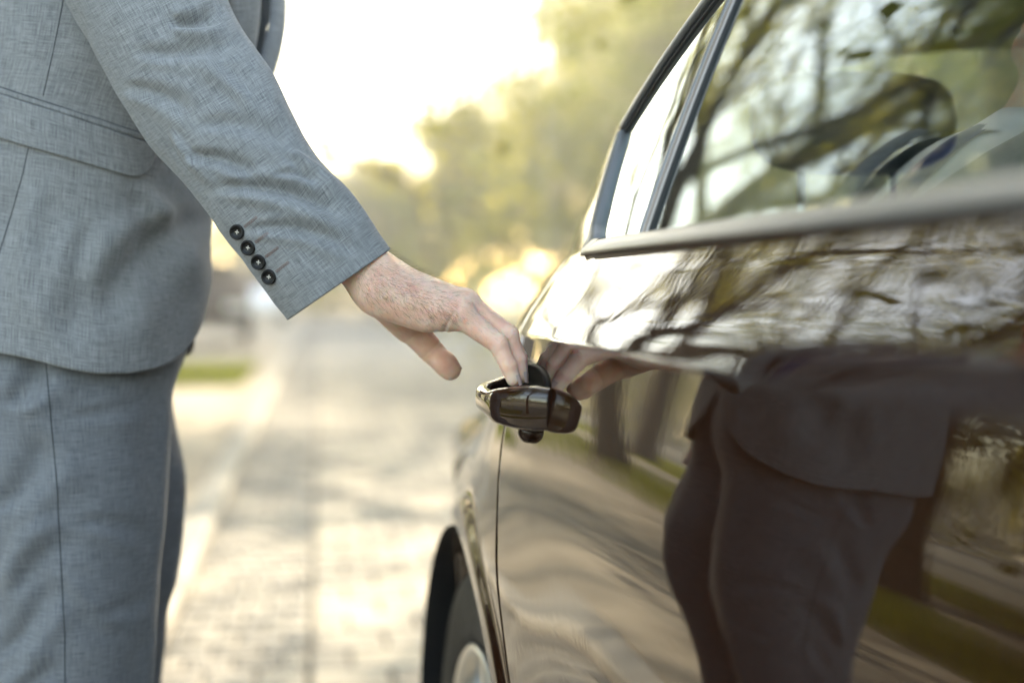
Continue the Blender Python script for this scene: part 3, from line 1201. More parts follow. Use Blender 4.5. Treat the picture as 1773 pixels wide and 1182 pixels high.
rs = cushion('rear_seat', (XC, 1.30, .55), (.60, .24, .10), e=6)
cushion('seat_back', (XC, 1.56, .80), (.60, .07, .22), rs, e=6, tilt=-.25)
for hx in (.682, 2 * XC - .682):
    hr = cushion('headrest', (hx, 1.50, 1.145), (.118, .040, .056), rs, e=3.4, tilt=-.15, bend=-.012)
    for q in (-.055, .055):
        mb = MB().tube([(hx + q, 1.505, .98), (hx + q, 1.502, 1.10)], .0055, 10)
        o = mb.build('headrest_post', M['post']); sub(rs, o)
for hx in (.72, 2 * XC - .72):
    fs = cushion('front_seat', (hx, .10, .50), (.26, .26, .09), e=5)
    cushion('seat_back', (hx, .36, .78), (.25, .06, .28), fs, e=5, tilt=-.3)
    cushion('headrest', (hx, .47, 1.14), (.13, .045, .075), fs, e=3.4, tilt=-.2)

# wheel wells and wheels
for (wx, cy) in ((0, WY), (1, WY), (0, FY), (1, FY)):
    mb = MB()
    P = np.array([[[(.03 + float(Xs(cy, .7))) if k == 0 else .62, cy + (WR + .006) * math.cos(a), WZ + (WR + .006) * math.sin(a)] for a in np.radians(np.linspace(-20, 200, 40))] for k in (0, 1)])
    P[0, :, 0] = .255
    Q = mir(P) if wx else P
    mb.grid(Q, flip=bool(wx))
    back = [tuple(q) for q in Q[1]]
    mb.add(back, [tuple(range(len(back)))])
    put_under(car, mb.build('wheel_well', M['black']))


def make_wheel():
    """axis along x, outer face towards -x"""
    w = empty('wheel')
    A = Matrix.Rotation(-math.pi / 2, 4, 'Y')     # local z -> -x
    t = MB().lathe([(.222, -.10), (.235, -.108), (.275, -.115), (.305, -.108), (.318, -.095), (.3205, -.04), (.3205, .04), (.318, .095),
                    (.305, .108), (.275, .115), (.240, .110), (.222, .10), (.219, .09), (.219, -.09)], 72, A, closed=True)
    for k in range(72):
        a = 2 * math.pi * k / 72
        for (zz, hw) in ((-.055, .03), (.055, .03)):
            c = A @ Vector((.3215 * math.cos(a + (.03 if zz > 0 else 0)), .3215 * math.sin(a + (.03 if zz > 0 else 0)), zz))
            t.box(c, (hw, .0085, .003), M=Matrix.Rotation(a + math.pi / 2, 3, 'X') if False else Matrix.Rotation(-a + math.pi / 2, 3, 'X'))
    t.build('tyre', M['tyre'], w)
    r_ = MB().lathe([(.219, .100), (.226, .106), (.222, .110), (.212, .106), (.205, .085), (.200, .02), (.200, -.09)], 64, A)
    for k in range(5):
        for s_ in (-1, 1):
            a = 2 * math.pi * k / 5 + s_ * .17
            p0 = np.array([.05 * math.cos(2 * math.pi * k / 5 + s_ * .35), .05 * math.sin(2 * math.pi * k / 5 + s_ * .35), .065])
            p1 = np.array([.212 * math.cos(a), .212 * math.sin(a), .094])
            side_ = np.array([-math.sin(a), math.cos(a), 0])
            V = []
            for t_ in np.linspace(0, 1, 6):
                c = p0 * (1 - t_) + p1 * t_ + np.array([0, 0, .008 * math.sin(math.pi * t_)])
                hw = .013 + .004 * t_
                V.append([c - side_ * hw + [0, 0, -.022], c - side_ * hw, c - side_ * hw * .6 + [0, 0, .006], c + side_ * hw * .6 + [0, 0, .006], c + side_ * hw, c + side_ * hw + [0, 0, -.022]])
            P = np.array(V)
            P = P @ np.array(A)[:3, :3].T
            r_.grid(P)
    r_.lathe([(.0, .085), (.03, .084), (.062, .078), (.07, .066), (.07, .03)], 32, A)
    r_.build('rim', M['rim'], w)
    MB().lathe([(.0, .01), (.15, .01), (.155, 0)], 48, A).build('brake_disc', M['black'], w)
    return w


wheel0 = make_wheel()
for i, (wx, cy) in enumerate(((0, WY), (0, FY), (1, WY), (1, FY))):
    w = wheel0 if i == 0 else copy_tree(wheel0)
    w.parent = car
    x = .385 if wx == 0 else 2 * XC - .385
    w.matrix_parent_inverse = Matrix.Identity(4)
    w.location = (x - XC, cy - .3, .3205)
    w.rotation_euler = (.35 * i, 0, math.pi if wx else 0)

# lamps
for side in (0, 1):
    for nm, y0, y1, z0, z1, mt in (('tail_lamp', 2.36, 2.6, .78, .93, 'lamp_red'), ('headlight', -1.95, -1.72, .62, .76, 'lamp_clear')):
        Y, Z = np.meshgrid(np.linspace(y0, y1, 8), np.linspace(z0, z1, 6), indexing='ij')
        P = np.stack([Xs(Y, Z) - .003, Y, Z], -1)
        mb = MB(); mb.grid(mir(P) if side else P, flip=not side)
        put_under(car, mb.build(nm, M[mt]))
        xe = float(Xs(y1 if y1 > 0 else y0, .8))
        yy = 2.66 if y1 > 0 else -2.03
        mb = MB(); c = (xe + .16, yy, (z0 + z1) / 2)
        if side:
            c = (2 * XC - c[0], c[1], c[2])
        mb.box(c, (.14, .03, .06))
        o = mb.build(nm, M[mt], smooth=False); put_under(car, o)
# plate recess kept blank, mirrors
for side in (0, 1):
    P = superbox((.185, -.52, 1.03), (.09, .055, .07), e=3)
    mb = MB(); mb.grid(mir(P) if side else P, cv=True)
    put_under(car, mb.build('side_mirror', M['paint']))

# ---- door handle of the near rear door
def bar_mesh(t0, t1, path, hts, thk, n=40, e=3.0, capends=True):
    ts = np.linspace(t0, t1, n)
    X = interp(ts, path[0], path[1]); Y = interp(ts, path[0], path[2]); Zc = interp(ts, path[0], path[3])
    hh = interp(ts, *hts); tk = interp(ts, *thk)
    T = np.stack([np.gradient(X), np.gradient(Y)], -1); T /= np.linalg.norm(T, axis=1)[:, None]
    Nn = np.stack([-T[:, 1], T[:, 0]], -1)         # points away from the door
    P = []
    m_ = 40
    for i in range(n):
        row = []
        for k in range(m_):
            a = 2 * math.pi * k / m_
            ca, sa = math.cos(a), math.sin(a)
            u = math.copysign(abs(ca) ** (2 / e), ca) * tk[i] / 2
            v_ = math.copysign(abs(sa) ** (2 / e), sa) * hh[i] / 2
            # outer face leans: lower edge tucked in
            u2 = u + .0025 * (v_ / (hh[i] / 2)) * -1 * 0
            row.append([X[i] + Nn[i, 0] * u2, Y[i] + Nn[i, 1] * u2, Zc[i] + v_ - .0015 * (u / tk[i])])
        P.append(row)
    return np.array(P)


#               t      X      Y     zc
HP = ([0, .06, .14, .24, .36, .5, .64, .78, .90, 1.0],
      [.2560, .2490, .2405, .2310, .2225, .2205, .2215, .2285, .2430, .2620],
      [1.131, 1.138, 1.149, 1.166, 1.190, 1.222, 1.258, 1.292, 1.320, 1.345],
      [.8618, .8618, .8618, .8612, .8608, .8610, .8620, .8630, .8630, .8630])
HH = ([0, .1, .2, .36, .5, .7, .9, 1.0], [.0345, .0362, .0350, .0285, .0210, .0195, .0225, .028])
HT = ([0, .1, .3, .5, .7, .9, 1.0], [.016, .016, .0155, .0125, .0120, .0135, .016])
for nm, a, b_, k in (('door_handle', 0, 1.0, 1.0),):
    hts = (HH[0], [q * k for q in HH[1]]); thk = (HT[0], [q * k for q in HT[1]])
    P = bar_mesh(max(a, 0), b_, HP, hts, thk, 70 if k == 1 else 14)
    if k != 1:
        P0 = P[0].copy(); P0[:, 0] += .02; P = np.concatenate([P0[None], P])
        # rounding of the near end
    mb = MB(); mb.grid(P, cv=True, flip=True)
    nn = P.shape[0]
    for row, fl in ((0, False), (nn - 1, True)):
        c = P[row].mean(0)
        ring = c + (P[row] - c) * .93
        out = (P[row].mean(0) - P[1 if row == 0 else nn - 2].mean(0)); out /= np.linalg.norm(out)
        ring2 = ring + out * .0010
        o_ = len(mb.v)
        mb.v += [tuple(p) for p in P[row]] + [tuple(p) for p in ring2]
        m_ = len(ring)
        fs_ = [(o_ + i, o_ + (i + 1) % m_, o_ + m_ + (i + 1) % m_, o_ + m_ + i) for i in range(m_)]
        mb.f += fs_ + [tuple(o_ + m_ + i for i in range(m_))]
        mb.m += [0] * (m_ + 1)
    o = mb.build(nm, M['handle']); sub(near_rear, o)
    bpy.context.view_layer.update()
# gasket round the handle foot
mb = MB()
th = np.linspace(0, 2 * math.pi, 48, endpoint=False)
rings = []
for rr, xo in ((1.0, .001), (1.0, -.0025), (.93, -.003), (.89, -.001)):
    Y = 1.236 + .098 * rr * np.sign(np.cos(th)) * np.abs(np.cos(th)) ** .7
    Z = .8645 + .0285 * rr * np.sign(np.sin(th)) * np.abs(np.sin(th)) ** .8
    rings.append(np.stack([Xs(Y, Z, False) + xo, Y, Z], -1))
for rr in (.84, .7, .5, .3, .1, .01):
    Y = 1.236 + .098 * rr * np.sign(np.cos(th)) * np.abs(np.cos(th)) ** .7
    Z = .8645 + .0285 * rr * np.sign(np.sin(th)) * np.abs(np.sin(th)) ** .8
    rings.append(np.stack([Xs(Y, Z) - .0008, Y, Z], -1))
mb.grid(np.array(rings), cv=True)
o = mb.build('handle_gasket', M['cup']); sub(near_rear, o)
# lock bead below
mb = MB(); P = superbox((0, 0, 0), (.0095, .015, .0095), e=2.2)
P[..., 0] *= 1; P = P + np.array([.2505, 1.196, .8370])
mb.grid(P, cv=True)
o = mb.build('lock_cover', M['paint']); sub(near_rear, o)
# small handles on the other doors
for side, Yh, par in ((0, .22, near_front), (1, 1.22, far_rear), (1, .22, far_front)):
    P = bar_mesh(0, 1, HP, HH, HT, 40)
    P[..., 1] += Yh - 1.22
    P[..., 0] += (float(Xs(Yh, .86)) - float(Xs(1.22, .86, False))) if Yh != 1.22 else 0
    if side:
        P = mir(P)
    mb = MB(); mb.grid(P, cv=True, flip=not side)
    o = mb.build('door_handle', M['paint']); sub(par, o)


# print on the quarter glass: small rotated characters beside the bar
def glass_print(txt, y, z, size):
    cu = bpy.data.curves.new('glass_print', 'FONT')
    cu.body = txt; cu.size = size; cu.align_x = 'LEFT'
    cu.materials.append(M['print'])
    o = bpy.data.objects.new('glass_print', cu)
    COL.objects.link(o)
    x = float(Xg(y, z)) + .0025
    # text x axis runs up the bar, text y axis to the rear
    up = Vector((.33, .06, 1)).normalized()
    back = Vector((0.02, 1, -.06)).normalized()
    nrm = up.cross(back).normalized()
    back = nrm.cross(up)
    mtx = Matrix((up, back, nrm)).transposed().to_4x4()
    mtx.translation = Vector((x, y, z))
    o.matrix_world = mtx
    me = bpy.data.meshes.new_from_object(o)
    mw = o.matrix_world.copy()
    bpy.data.objects.remove(o)
    o = bpy.data.objects.new('glass_print', me); COL.objects.link(o)
    o.matrix_local = mw
    return sub(near_rear, o)


glass_print('00185', 1.1205, 1.0115, .0055)
glass_print('43R-001 M536', 1.1265, 1.0095, .0045)
glass_print('AS2 DOT', 1.1330, 1.0085, .0040)
print('car', time.time() - T0)

# ------------------------------------------------------------------ parked cars far left
def parked_car(nn, s, rz, paint, label):
    x, y = RT(nn, s)
    e = empty('parked_car', (x, y, .0), rz)
    tag(e, label, 'car', 'cars parked by the left verge')
    # side profile (y along car, z)
    prof = [(-2.1, .35), (-2.15, .62), (-1.95, .80), (-1.0, .93), (-.35, 1.38), (.9, 1.42), (1.75, 1.02), (2.1, .95), (2.15, .55), (2.08, .32)]
    rows = []
    for xx, k, dz in ((-.86, .0, .0), (-.88, 0, 0), (-.80, .5, 0), (-.66, 1, 0), (0, 1, .02), (.66, 1, 0), (.80, .5, 0), (.88, 0, 0), (.86, 0, 0)):
        row = []
        for (py, pz) in prof:
            top = max(pz - .95, 0)
            z = pz if pz <= .95 else .95 + top * (k if abs(xx) > .66 else 1)
            row.append((xx, py * (1 - .03 * (abs(xx) > .8)), z + (dz if pz > .9 else 0)))
        rows.append(row)
    mb = MB(); mb.grid(np.array(rows, float), flip=True)
    P = np.array(rows, float)
    for r_ in (0, -1):
        q = P[r_]
        o_ = len(mb.v); mb.v += [tuple(p) for p in q]; mb.f.append(tuple(range(o_, o_ + len(q)))); mb.m.append(0)
    mb.build('body_shell', paint, e)
    for sx in (-1, 1):
        for (a, b_) in (((-.85, .96), (.25, .96)), ((.32, .96), (1.45, .98))):
            ya, yb = a[0], b_[0]
            zt_ = lambda yy: .95 + max(0, min((yy + 1.0) / .65, 1, (1.75 - yy) / .85)) * .40
            V = []
            for yy in np.linspace(ya, yb, 8):
                tt = max(zt_(yy) - .05, .97)
                V.append([(sx * .868, yy, .965), (sx * (.868 - (tt - .965) * .42), yy, tt)])
            MB().grid(np.array(V)).build('window', M['cup'], e)
    V = [[(-.62, -1.0 + .10, .96 + .03), (-.56, -.40, 1.36)], [(.62, -.90, .99), (.56, -.40, 1.36)]]
    MB().grid(np.array(V, float) + np.array([0, -.03, .03])).build('windscreen', M['cup'], e)
    V = [[(-.62, 1.72, 1.06), (-.56, .98, 1.40)], [(.62, 1.72, 1.06), (.56, .98, 1.40)]]
    MB().grid(np.array(V, float) + np.array([0, .03, .03])).build('rear_window', M['cup'], e)
    for sx in (-1, 1):
        MB().box((sx * .66, -2.12, .68), (.18, .05, .07)).build('headlight', M['lamp_clear'], e, smooth=False)
        MB().box((sx * .70, 2.13, .78), (.14, .04, .08)).build('tail_lamp', M['lamp_red'], e, smooth=False)
        for py in (-1.35, 1.35):
            A = Matrix.Translation((sx * .80, py, .31)) @ Matrix.Rotation(math.pi / 2 * sx, 4, 'Y')
            t = MB().lathe([(.2, -.09), (.30, -.09), (.31, -.05), (.31, .06), (.30, .085), (.21, .09)], 28, A)
            w = t.build('wheel', M['tyre'], e)
            MB().lathe([(.0, .075), (.06, .08), (.19, .088), (.21, .08)], 20, A).build('rim', M['rim'], w)
    return e


P_dark = simple('paint_dark_blue', (0.003, 0.006, 0.012), .6, spec=.05)
P_white = simple('paint_white', (0.72, 0.74, 0.76), .3, coat=1)
P_yellow = simple('paint_yellow', (0.5, .26, 0.03), .4, coat=1)
parked_car(-2.05, 24.5, -RA + .05, P_dark, 'dark blue car parked on the left verge beside the jacket front')
parked_car(-1.75, 38.0, -RA + .05, P_white, 'white car parked end on, behind the dark car and below the cuff')
parked_car(.4, 53.0, -RA + .3, P_yellow, 'small yellow car far away under the cuff at the road end')

# ------------------------------------------------------------------ the man
ROOT = L(-.46, 1.56, 0)
man = empty('person', (float(ROOT[0]), float(ROOT[1]), 0))
tag(man, 'man in grey wool suit standing left of the car, right hand on its door handle', 'person')


def part(o, parent=None):
    if parent is None:
        return put_under(man, o)
    o.parent = parent
    o.matrix_parent_inverse = Matrix.Identity(4)
    return o


def smin(a, b_, k):
    h = np.clip(.5 + .5 * (b_ - a) / k, 0, 1)
    return b_ * (1 - h) + a * h - k * h * (1 - h)


def cone(P, a, b_, ra, rb):
    a, b_ = np.asarray(a, np.float32), np.asarray(b_, np.float32)
    ab = b_ - a
    q = P - a
    t = np.clip((q @ ab) / float(ab @ ab), 0, 1)
    q -= t[..., None] * ab
    return np.sqrt(np.einsum('...i,...i', q, q)) - (ra + (rb - ra) * t)


def ell(P, c, r, Rm=None):
    q = P - np.asarray(c, np.float32)
    if Rm is not None:
        q = q @ np.asarray(Rm, np.float32)
    r = np.asarray(r, np.float32)
    k0 = np.sqrt((((q / r) ** 2).sum(-1)))
    k1 = np.sqrt((((q / (r * r)) ** 2).sum(-1))) + 1e-9
    return k0 * (k0 - 1) / k1


def sdf_mesh(fn, lo, hi, h):
    lo = np.array(lo, float); hi = np.array(hi, float)
    n_ = np.ceil((hi - lo) / h).astype(int) + 1
    ax = [(lo[i] + h * np.arange(n_[i])).astype(np.float32) for i in range(3)]
    out = np.empty(n_, np.float32)
    st = max(1, int(1.2e6 // (n_[1] * n_[2])))
    for i in range(0, n_[0], st):
        G = np.stack(np.meshgrid(ax[0][i:i + st], ax[1], ax[2], indexing='ij'), -1)
        out[i:i + st] = fn(G)
    bgv = 3 * h
    out = np.clip(out, -bgv, bgv)
    gr = openvdb.FloatGrid(bgv)
    gr.copyFromArray(out.astype(float))
    pts, quads = gr.convertToQuads(isovalue=0.0)
    V = np.asarray(pts, float) * h + lo
    Q = np.asarray(quads, int)
    # outward winding
    a, b_, c = V[Q[:, 0]], V[Q[:, 1]], V[Q[:, 2]]
    if (np.einsum('ij,ij->i', np.cross(b_ - a, c - a), a - V.mean(0))).sum() < 0:
        Q = Q[:, ::-1]
    return V, Q


# ---- right hand and forearm, fine
J = {
    'p': [(797, 545, 1.245, .0118), (862, 595, 1.238, .0086), (881, 634, 1.236, .0074), (889, 656, 1.236, .0064)],
    'r': [(805, 529, 1.262, .0120), (879, 580, 1.254, .0089), (896, 624, 1.251, .0079), (900, 650, 1.250, .0069)],
    'm': [(806, 527, 1.283, .0122), (876, 577, 1.273, .0092), (897, 620, 1.268, .0082), (901, 650, 1.266, .0072)],
    'i': [(798, 531, 1.304, .0122), (864, 574, 1.295, .0092), (889, 614, 1.288, .0082), (899, 640, 1.284, .0071)],
}
FING = {k: [(H(a, b_, d), r) for a, b_, d, r in v] for k, v in J.items()}
THB = [(H(664, 512, 1.300), .0205), (H(706, 560, 1.330), .0165), (H(746, 606, 1.338), .0118), (H(779, 639, 1.334), .0104)]
META = [((652, 500, 1.256), .0190, (770, 546, 1.250), .0140),
        ((652, 500, 1.254), .0175, (797, 545, 1.245), .0122),
        ((655, 487, 1.265), .0180, (805, 529, 1.262), .0125),
        ((662, 480, 1.280), .0170, (806, 527, 1.283), .0128),
        ((665, 482, 1.294), .0165, (798, 531, 1.304), .0125)]
ELB, SHO = H(300, 60, 1.335), H(185, -370, 1.42)


def hand_sdf(P):
    # forearm: two parallel cones make the flat wrist
    f1 = cone(P, H(655, 492, 1.264), H(540, 375, 1.275), .0205, .027)
    f2 = cone(P, H(658, 486, 1.286), H(540, 375, 1.295), .0205, .027)
    f = smin(f1, f2, .012)
    f = smin(f, cone(P, H(540, 375, 1.285), H(400, 200, 1.31), .034, .042), .02)
    # ulna bump
    f = smin(f, ell(P, H(655, 463, 1.258), (.010, .010, .010)), .012)
    palm = None
    for a, ra, b_, rb in META:
        c = cone(P, H(*a), H(*b_), ra, rb)
        palm = c if palm is None else smin(palm, c, .011)
    # hypothenar pad
    palm = smin(palm, cone(P, H(668, 522, 1.256), H(735, 549, 1.252), .0155, .0125), .010)
    # extensor hollows between knuckles, knuckle tops
    for k in 'prmi':
        palm = smin(palm, ell(P, FING[k][0][0] + UP * .0028, (.0098, .0098, .0098)), .008)
    # thenar and web
    th = cone(P, THB[0][0], THB[1][0], THB[0][1], THB[1][1])
    th = smin(th, cone(P, H(700, 545, 1.318), H(770, 535, 1.300), .014, .011), .012)
    palm = smin(palm, th, .012)
    f = smin(f, palm, .016)
    fg = None
    for k in 'prmi':
        pts = FING[k]
        s = None
        for (a, ra), (b_, rb) in zip(pts[:-1], pts[1:]):
            c = cone(P, a, b_, ra, rb)
            s = c if s is None else smin(s, c, .0022)
        # knuckle swell on the back of the middle joint
        dp = pts[1][0] + (pts[1][0] - (pts[0][0] + pts[2][0]) / 2) * .10
        s = smin(s, ell(P, dp, (pts[1][1] * .93,) * 3), .003)
        # folds on the inside of the joints
        for j in (1, 2):
            ax = pts[j + 1 if j < 3 else j][0] - pts[j - 1][0]; ax = ax / np.linalg.norm(ax)
            q = P - pts[j][0].astype(np.float32)
            t = q @ ax.astype(np.float32)
            inn = ((pts[j - 1][0] + pts[j + 1][0]) / 2 - pts[j][0]); inn = inn / np.linalg.norm(inn)
            side_ = q @ inn.astype(np.float32)
            s = s + .0011 * np.exp(-(t / .0011) ** 2) * (side_ > 0) * np.clip(side_ / .006, 0, 1)
            # dorsal wrinkles
            w = np.exp(-(t / .0055) ** 2) * np.clip(-side_ / .005, 0, 1)
            s = s + .00055 * w * np.sin(t * 2 * math.pi / .0026 + 1.5 * np.sin(q[..., 0] * 600))
        fg = s if fg is None else smin(fg, s, .0012)
    f = smin(f, fg, .0045)
    # crease where the little finger leaves the palm
    ax = (FING['p'][1][0] - FING['p'][0][0]); ax /= np.linalg.norm(ax)
    q = P - H(778, 560, 1.243).astype(np.float32)
    t = q @ ax.astype(np.float32)
    f = f + .0018 * np.exp(-(t / .0013) ** 2) * np.exp(-((q ** 2).sum(-1)) / .013 ** 2)
    # thumb
    t2 = cone(P, THB[1][0], THB[2][0], THB[1][1] * .88, THB[2][1])
    t2 = smin(t2, cone(P, THB[2][0], THB[3][0], THB[2][1] * .98, THB[3][1]), .003)
    t2 = smin(t2, ell(P, H(770, 628, 1.330), (.0112, .0112, .0112)), .004)
    ax = THB[3][0] - THB[1][0]; ax = ax / np.linalg.norm(ax)
    for pt, am in ((THB[2][0], .0009), (THB[2][0] + ax * .0035, .0005), (THB[1][0] + ax * .012, .0009)):
        q = P - pt.astype(np.float32)
        t2 = t2 + am * np.exp(-((q @ ax.astype(np.float32)) / .0012) ** 2)
    f = smin(f, t2, .006)
    # wrist crease and tendons
    q = P - H(640, 510, 1.262).astype(np.float32)
    ax = H(700, 535, 1.26) - H(600, 450, 1.27); ax /= np.linalg.norm(ax)
    t = q @ ax.astype(np.float32)
    f = f + .0009 * np.exp(-((t - .001) / .0012) ** 2) * np.exp(-(q ** 2).sum(-1) / .018 ** 2)
    return f


allp = np.array([p for v in FING.values() for p, r in v] + [p for p, r in THB] + [H(590, 430, 1.285), H(655, 463, 1.25), H(660, 500, 1.31)])
hv, hq = sdf_mesh(hand_sdf, allp.min(0) - .03, allp.max(0) + .028, .00085)
# two passes of relaxation take away voxel steps
ed = np.concatenate([hq[:, [0, 1]], hq[:, [1, 2]], hq[:, [2, 3]], hq[:, [3, 0]]])
for it in range(3):
    acc = np.zeros_like(hv); cnt = np.zeros(len(hv))
    np.add.at(acc, ed[:, 0], hv[ed[:, 1]]); np.add.at(acc, ed[:, 1], hv[ed[:, 0]])
    np.add.at(cnt, ed[:, 0], 1); np.add.at(cnt, ed[:, 1], 1)
    hv = hv * .55 + .45 * acc / cnt[:, None]
print('hand', len(hv), time.time() - T0)


# ---- the rest of the body, coarser, in person frame
def toL(P):
    return np.stack([P @ E1.astype(np.float32), P @ E2.astype(np.float32), P[..., 2]], -1)


HEAD = (-.345, 1.58, 1.70)


def body_sdf(W):
    P = toL(W)
    f = ell(P, (-.48, 1.59, .97), (.098, .135, .10))
    f = smin(f, ell(P, (-.455, 1.58, 1.15), (.105, .145, .20)), .05)
    f = smin(f, ell(P, (-.425, 1.58, 1.33), (.115, .165, .17)), .05)
    f = smin(f, cone(P, (-.42, 1.46, 1.435), (-.42, 1.72, 1.435), .042, .042), .05)
    f = smin(f, cone(P, (-.415, 1.58, 1.47), (-.365, 1.58, 1.63), .062, .056), .03)
    for dd, rr in ((1.50, -.475), (1.695, -.515)):
        g_ = cone(P, (rr, dd, .90), (rr + .005, dd, .52), .060, .048)
        g_ = smin(g_, cone(P, (rr + .005, dd, .52), (rr - .01, dd, .10), .048, .036), .02)
        g_ = smin(g_, cone(P, (rr - .01, dd, .07), (rr + .14, dd, .045), .036, .025), .02)
        f = smin(f, g_, .03)
    S = toL(SHO[None].astype(np.float32))[0]; Eb = toL(ELB[None].astype(np.float32))[0]; Wr = toL(H(600, 440, 1.285)[None].astype(np.float32))[0]
    f = smin(f, cone(P, S + np.array([0, .02, -.03]), Eb, .045, .042), .04)
    f = smin(f, cone(P, Eb, Wr, .042, .026), .02)
    f = smin(f, cone(P, (-.43, 1.765, 1.41), (-.52, 1.83, 1.15), .045, .040), .04)
    f = smin(f, cone(P, (-.52, 1.83, 1.15), (-.52, 1.84, .93), .040, .026), .02)
    # far hand, relaxed
    f = smin(f, ell(P, (-.515, 1.84, .87), (.040, .017, .050)), .015)
    for i in range(4):
        x = -.545 + .018 * i
        f = smin(f, cone(P, (x, 1.84, .835), (x + .006, 1.832, .785), .0088, .008), .004)
        f = smin(f, cone(P, (x + .006, 1.832, .785), (x + .004, 1.815, .755), .008, .007), .004)
    f = smin(f, cone(P, (-.49, 1.835, .885), (-.465, 1.82, .835), .012, .009), .008)
    # head
    hx, hy, hz = HEAD
    h_ = ell(P, (hx - .012, hy, hz + .035), (.098, .077, .095))
    h_ = smin(h_, ell(P, (hx + .025, hy, hz - .035), (.066, .056, .080)), .03)
    h_ = smin(h_, ell(P, (hx + .055, hy, hz - .085), (.026, .028, .022)), .02)
    h_ = smin(h_, cone(P, (hx + .088, hy, hz + .015), (hx + .112, hy, hz - .022), .008, .013), .010)
    h_ = smin(h_, ell(P, (hx + .074, hy, hz + .032), (.018, .050, .010)), .010)
    for s_ in (-1, 1):
        h_ = np.maximum(h_, -ell(P, (hx + .094, hy + s_ * .031, hz + .010), (.017, .017, .011)) * 1.0)
        h_ = smin(h_, ell(P, (hx + .078, hy + s_ * .031, hz + .010), (.0135, .0135, .0125)), .003)
        h_ = smin(h_, ell(P, (hx - .004, hy + s_ * .079, hz), (.020, .008, .032)), .005)
    h_ = smin(h_, ell(P, (hx + .089, hy, hz - .050), (.011, .024, .006)), .004)
    h_ = smin(h_, ell(P, (hx + .086, hy, hz - .063), (.011, .021, .007)), .004)
    return smin(f, h_, .02)


bl = np.array([L(-.62, 1.35, 0), L(-.2, 1.35, 0), L(-.62, 1.92, 0), L(-.2, 1.92, 0), ELB, H(600, 440, 1.285), SHO])
bv, bq = sdf_mesh(body_sdf, [bl[:, 0].min() - .07, bl[:, 1].min() - .08, .0], [bl[:, 0].max() + .06, bl[:, 1].max() + .05, 1.86], .0075)
V = np.concatenate([hv, bv]); Q = np.concatenate([hq, bq + len(hv)])
body_o = part(obj('body', V, Q, M['skin']))
print('body', len(bv), time.time() - T0)
hand_bvh = BVHTree.FromPolygons([Vector(p) for p in hv], [tuple(q) for q in hq])

# nails
for k in 'prmi':
    (a, ra), (b_, rb) = FING[k][2], FING[k][3]
    d = b_ - a; d /= np.linalg.norm(d)
    dor = (FING[k][1][0] - (FING[k][0][0] + FING[k][2][0]) / 2); dor -= d * (dor @ d); dor /= np.linalg.norm(dor)
    sd = np.cross(d, dor)
    c = b_ + d * rb * .1
    P = np.array([[c + d * (t * .0095 - .003) + (math.cos(x) * dor + math.sin(x) * sd) * (rb * (1.03 - .12 * max(t, 0) ** 2)) for x in np.linspace(-.85, .85, 9)] for t in np.linspace(0, 1, 8)])
    MBn = MB(); MBn.grid(P); part(MBn.build('fingernail', M['nail']))
(a, ra), (b_, rb) = THB[2], THB[3]
d = b_ - a; d /= np.linalg.norm(d); dor = E2 * .9 + E1 * .3; dor = dor - d * (dor @ d); dor /= np.linalg.norm(dor); sd = np.cross(d, dor)
P = np.array([[b_ + d * (t * .013 - .006) + (math.cos(x) * dor + math.sin(x) * sd) * rb * (1.06 - .14 * t * t) for x in np.linspace(-.9, .9, 9)] for t in np.linspace(0, 1, 8)])
MBn = MB(); MBn.grid(P); part(MBn.build('thumbnail', M['nail']))

# hair on wrist and back of the hand
rr = np.random.RandomState(9)
HV, HF = [], []
cnt = 0
for t_ in range(9000):
    px, py = rr.uniform(610, 860), rr.uniform(430, 600)
    # density map: dorsal edge of wrist and hand, thin at the palm side
    u = (px - 640) / 170
    ridge = 452 + 60 * u + 4
    below = py - ridge
    dens = math.exp(-((below - 30) / 34) ** 2) * (1.0 if px < 790 else .25) * (1 if px > 615 else 0)
    if px > 825:
        dens *= .5
    if rr.rand() > dens * .8:
        continue
    dd = H(px, py, 1.0) - C0; dd /= np.linalg.norm(dd)
    hit = hand_bvh.ray_cast(Vector(C0), Vector(dd))
    if hit[0] is None:
        continue
    p0, nrm = np.array(hit[0]), np.array(hit[1])
    flow = H(px + 40, py + 34 + rr.uniform(-25, 30), 1.26) - H(px, py, 1.26)
    flow = flow - nrm * (flow @ nrm); flow /= np.linalg.norm(flow) + 1e-9
    ln = rr.uniform(.004, .0095)
    cu = rr.normal(0, .45)
    sidev = np.cross(nrm, flow)
    w = .000042
    prev = None
    o = len(HV)
    for s_ in range(5):
        q = s_ / 4
        lift = .55 * math.sin(q * 1.8)
        p = p0 + (flow * q + sidev * cu * q * q * .6) * ln * .9 + nrm * ln * lift * (.45 + .5 * rr.rand() * (s_ > 3))
        ww = w * (1.15 - q)
        for a in range(3):
            an = a * 2.094
            HV.append(tuple(p + (math.cos(an) * sidev + math.sin(an) * nrm) * ww))
    for s_ in range(4):
        for a in range(3):
            HF.append((o + s_ * 3 + a, o + s_ * 3 + (a + 1) % 3, o + s_ * 3 + 3 + (a + 1) % 3, o + s_ * 3 + 3 + a))
    cnt += 1
# stray hairs standing off the top edge, seen against the light
hp = obj('hand_hair', HV, HF, M['fine_hair'])
hp['kind'] = 'stuff'
part(hp)
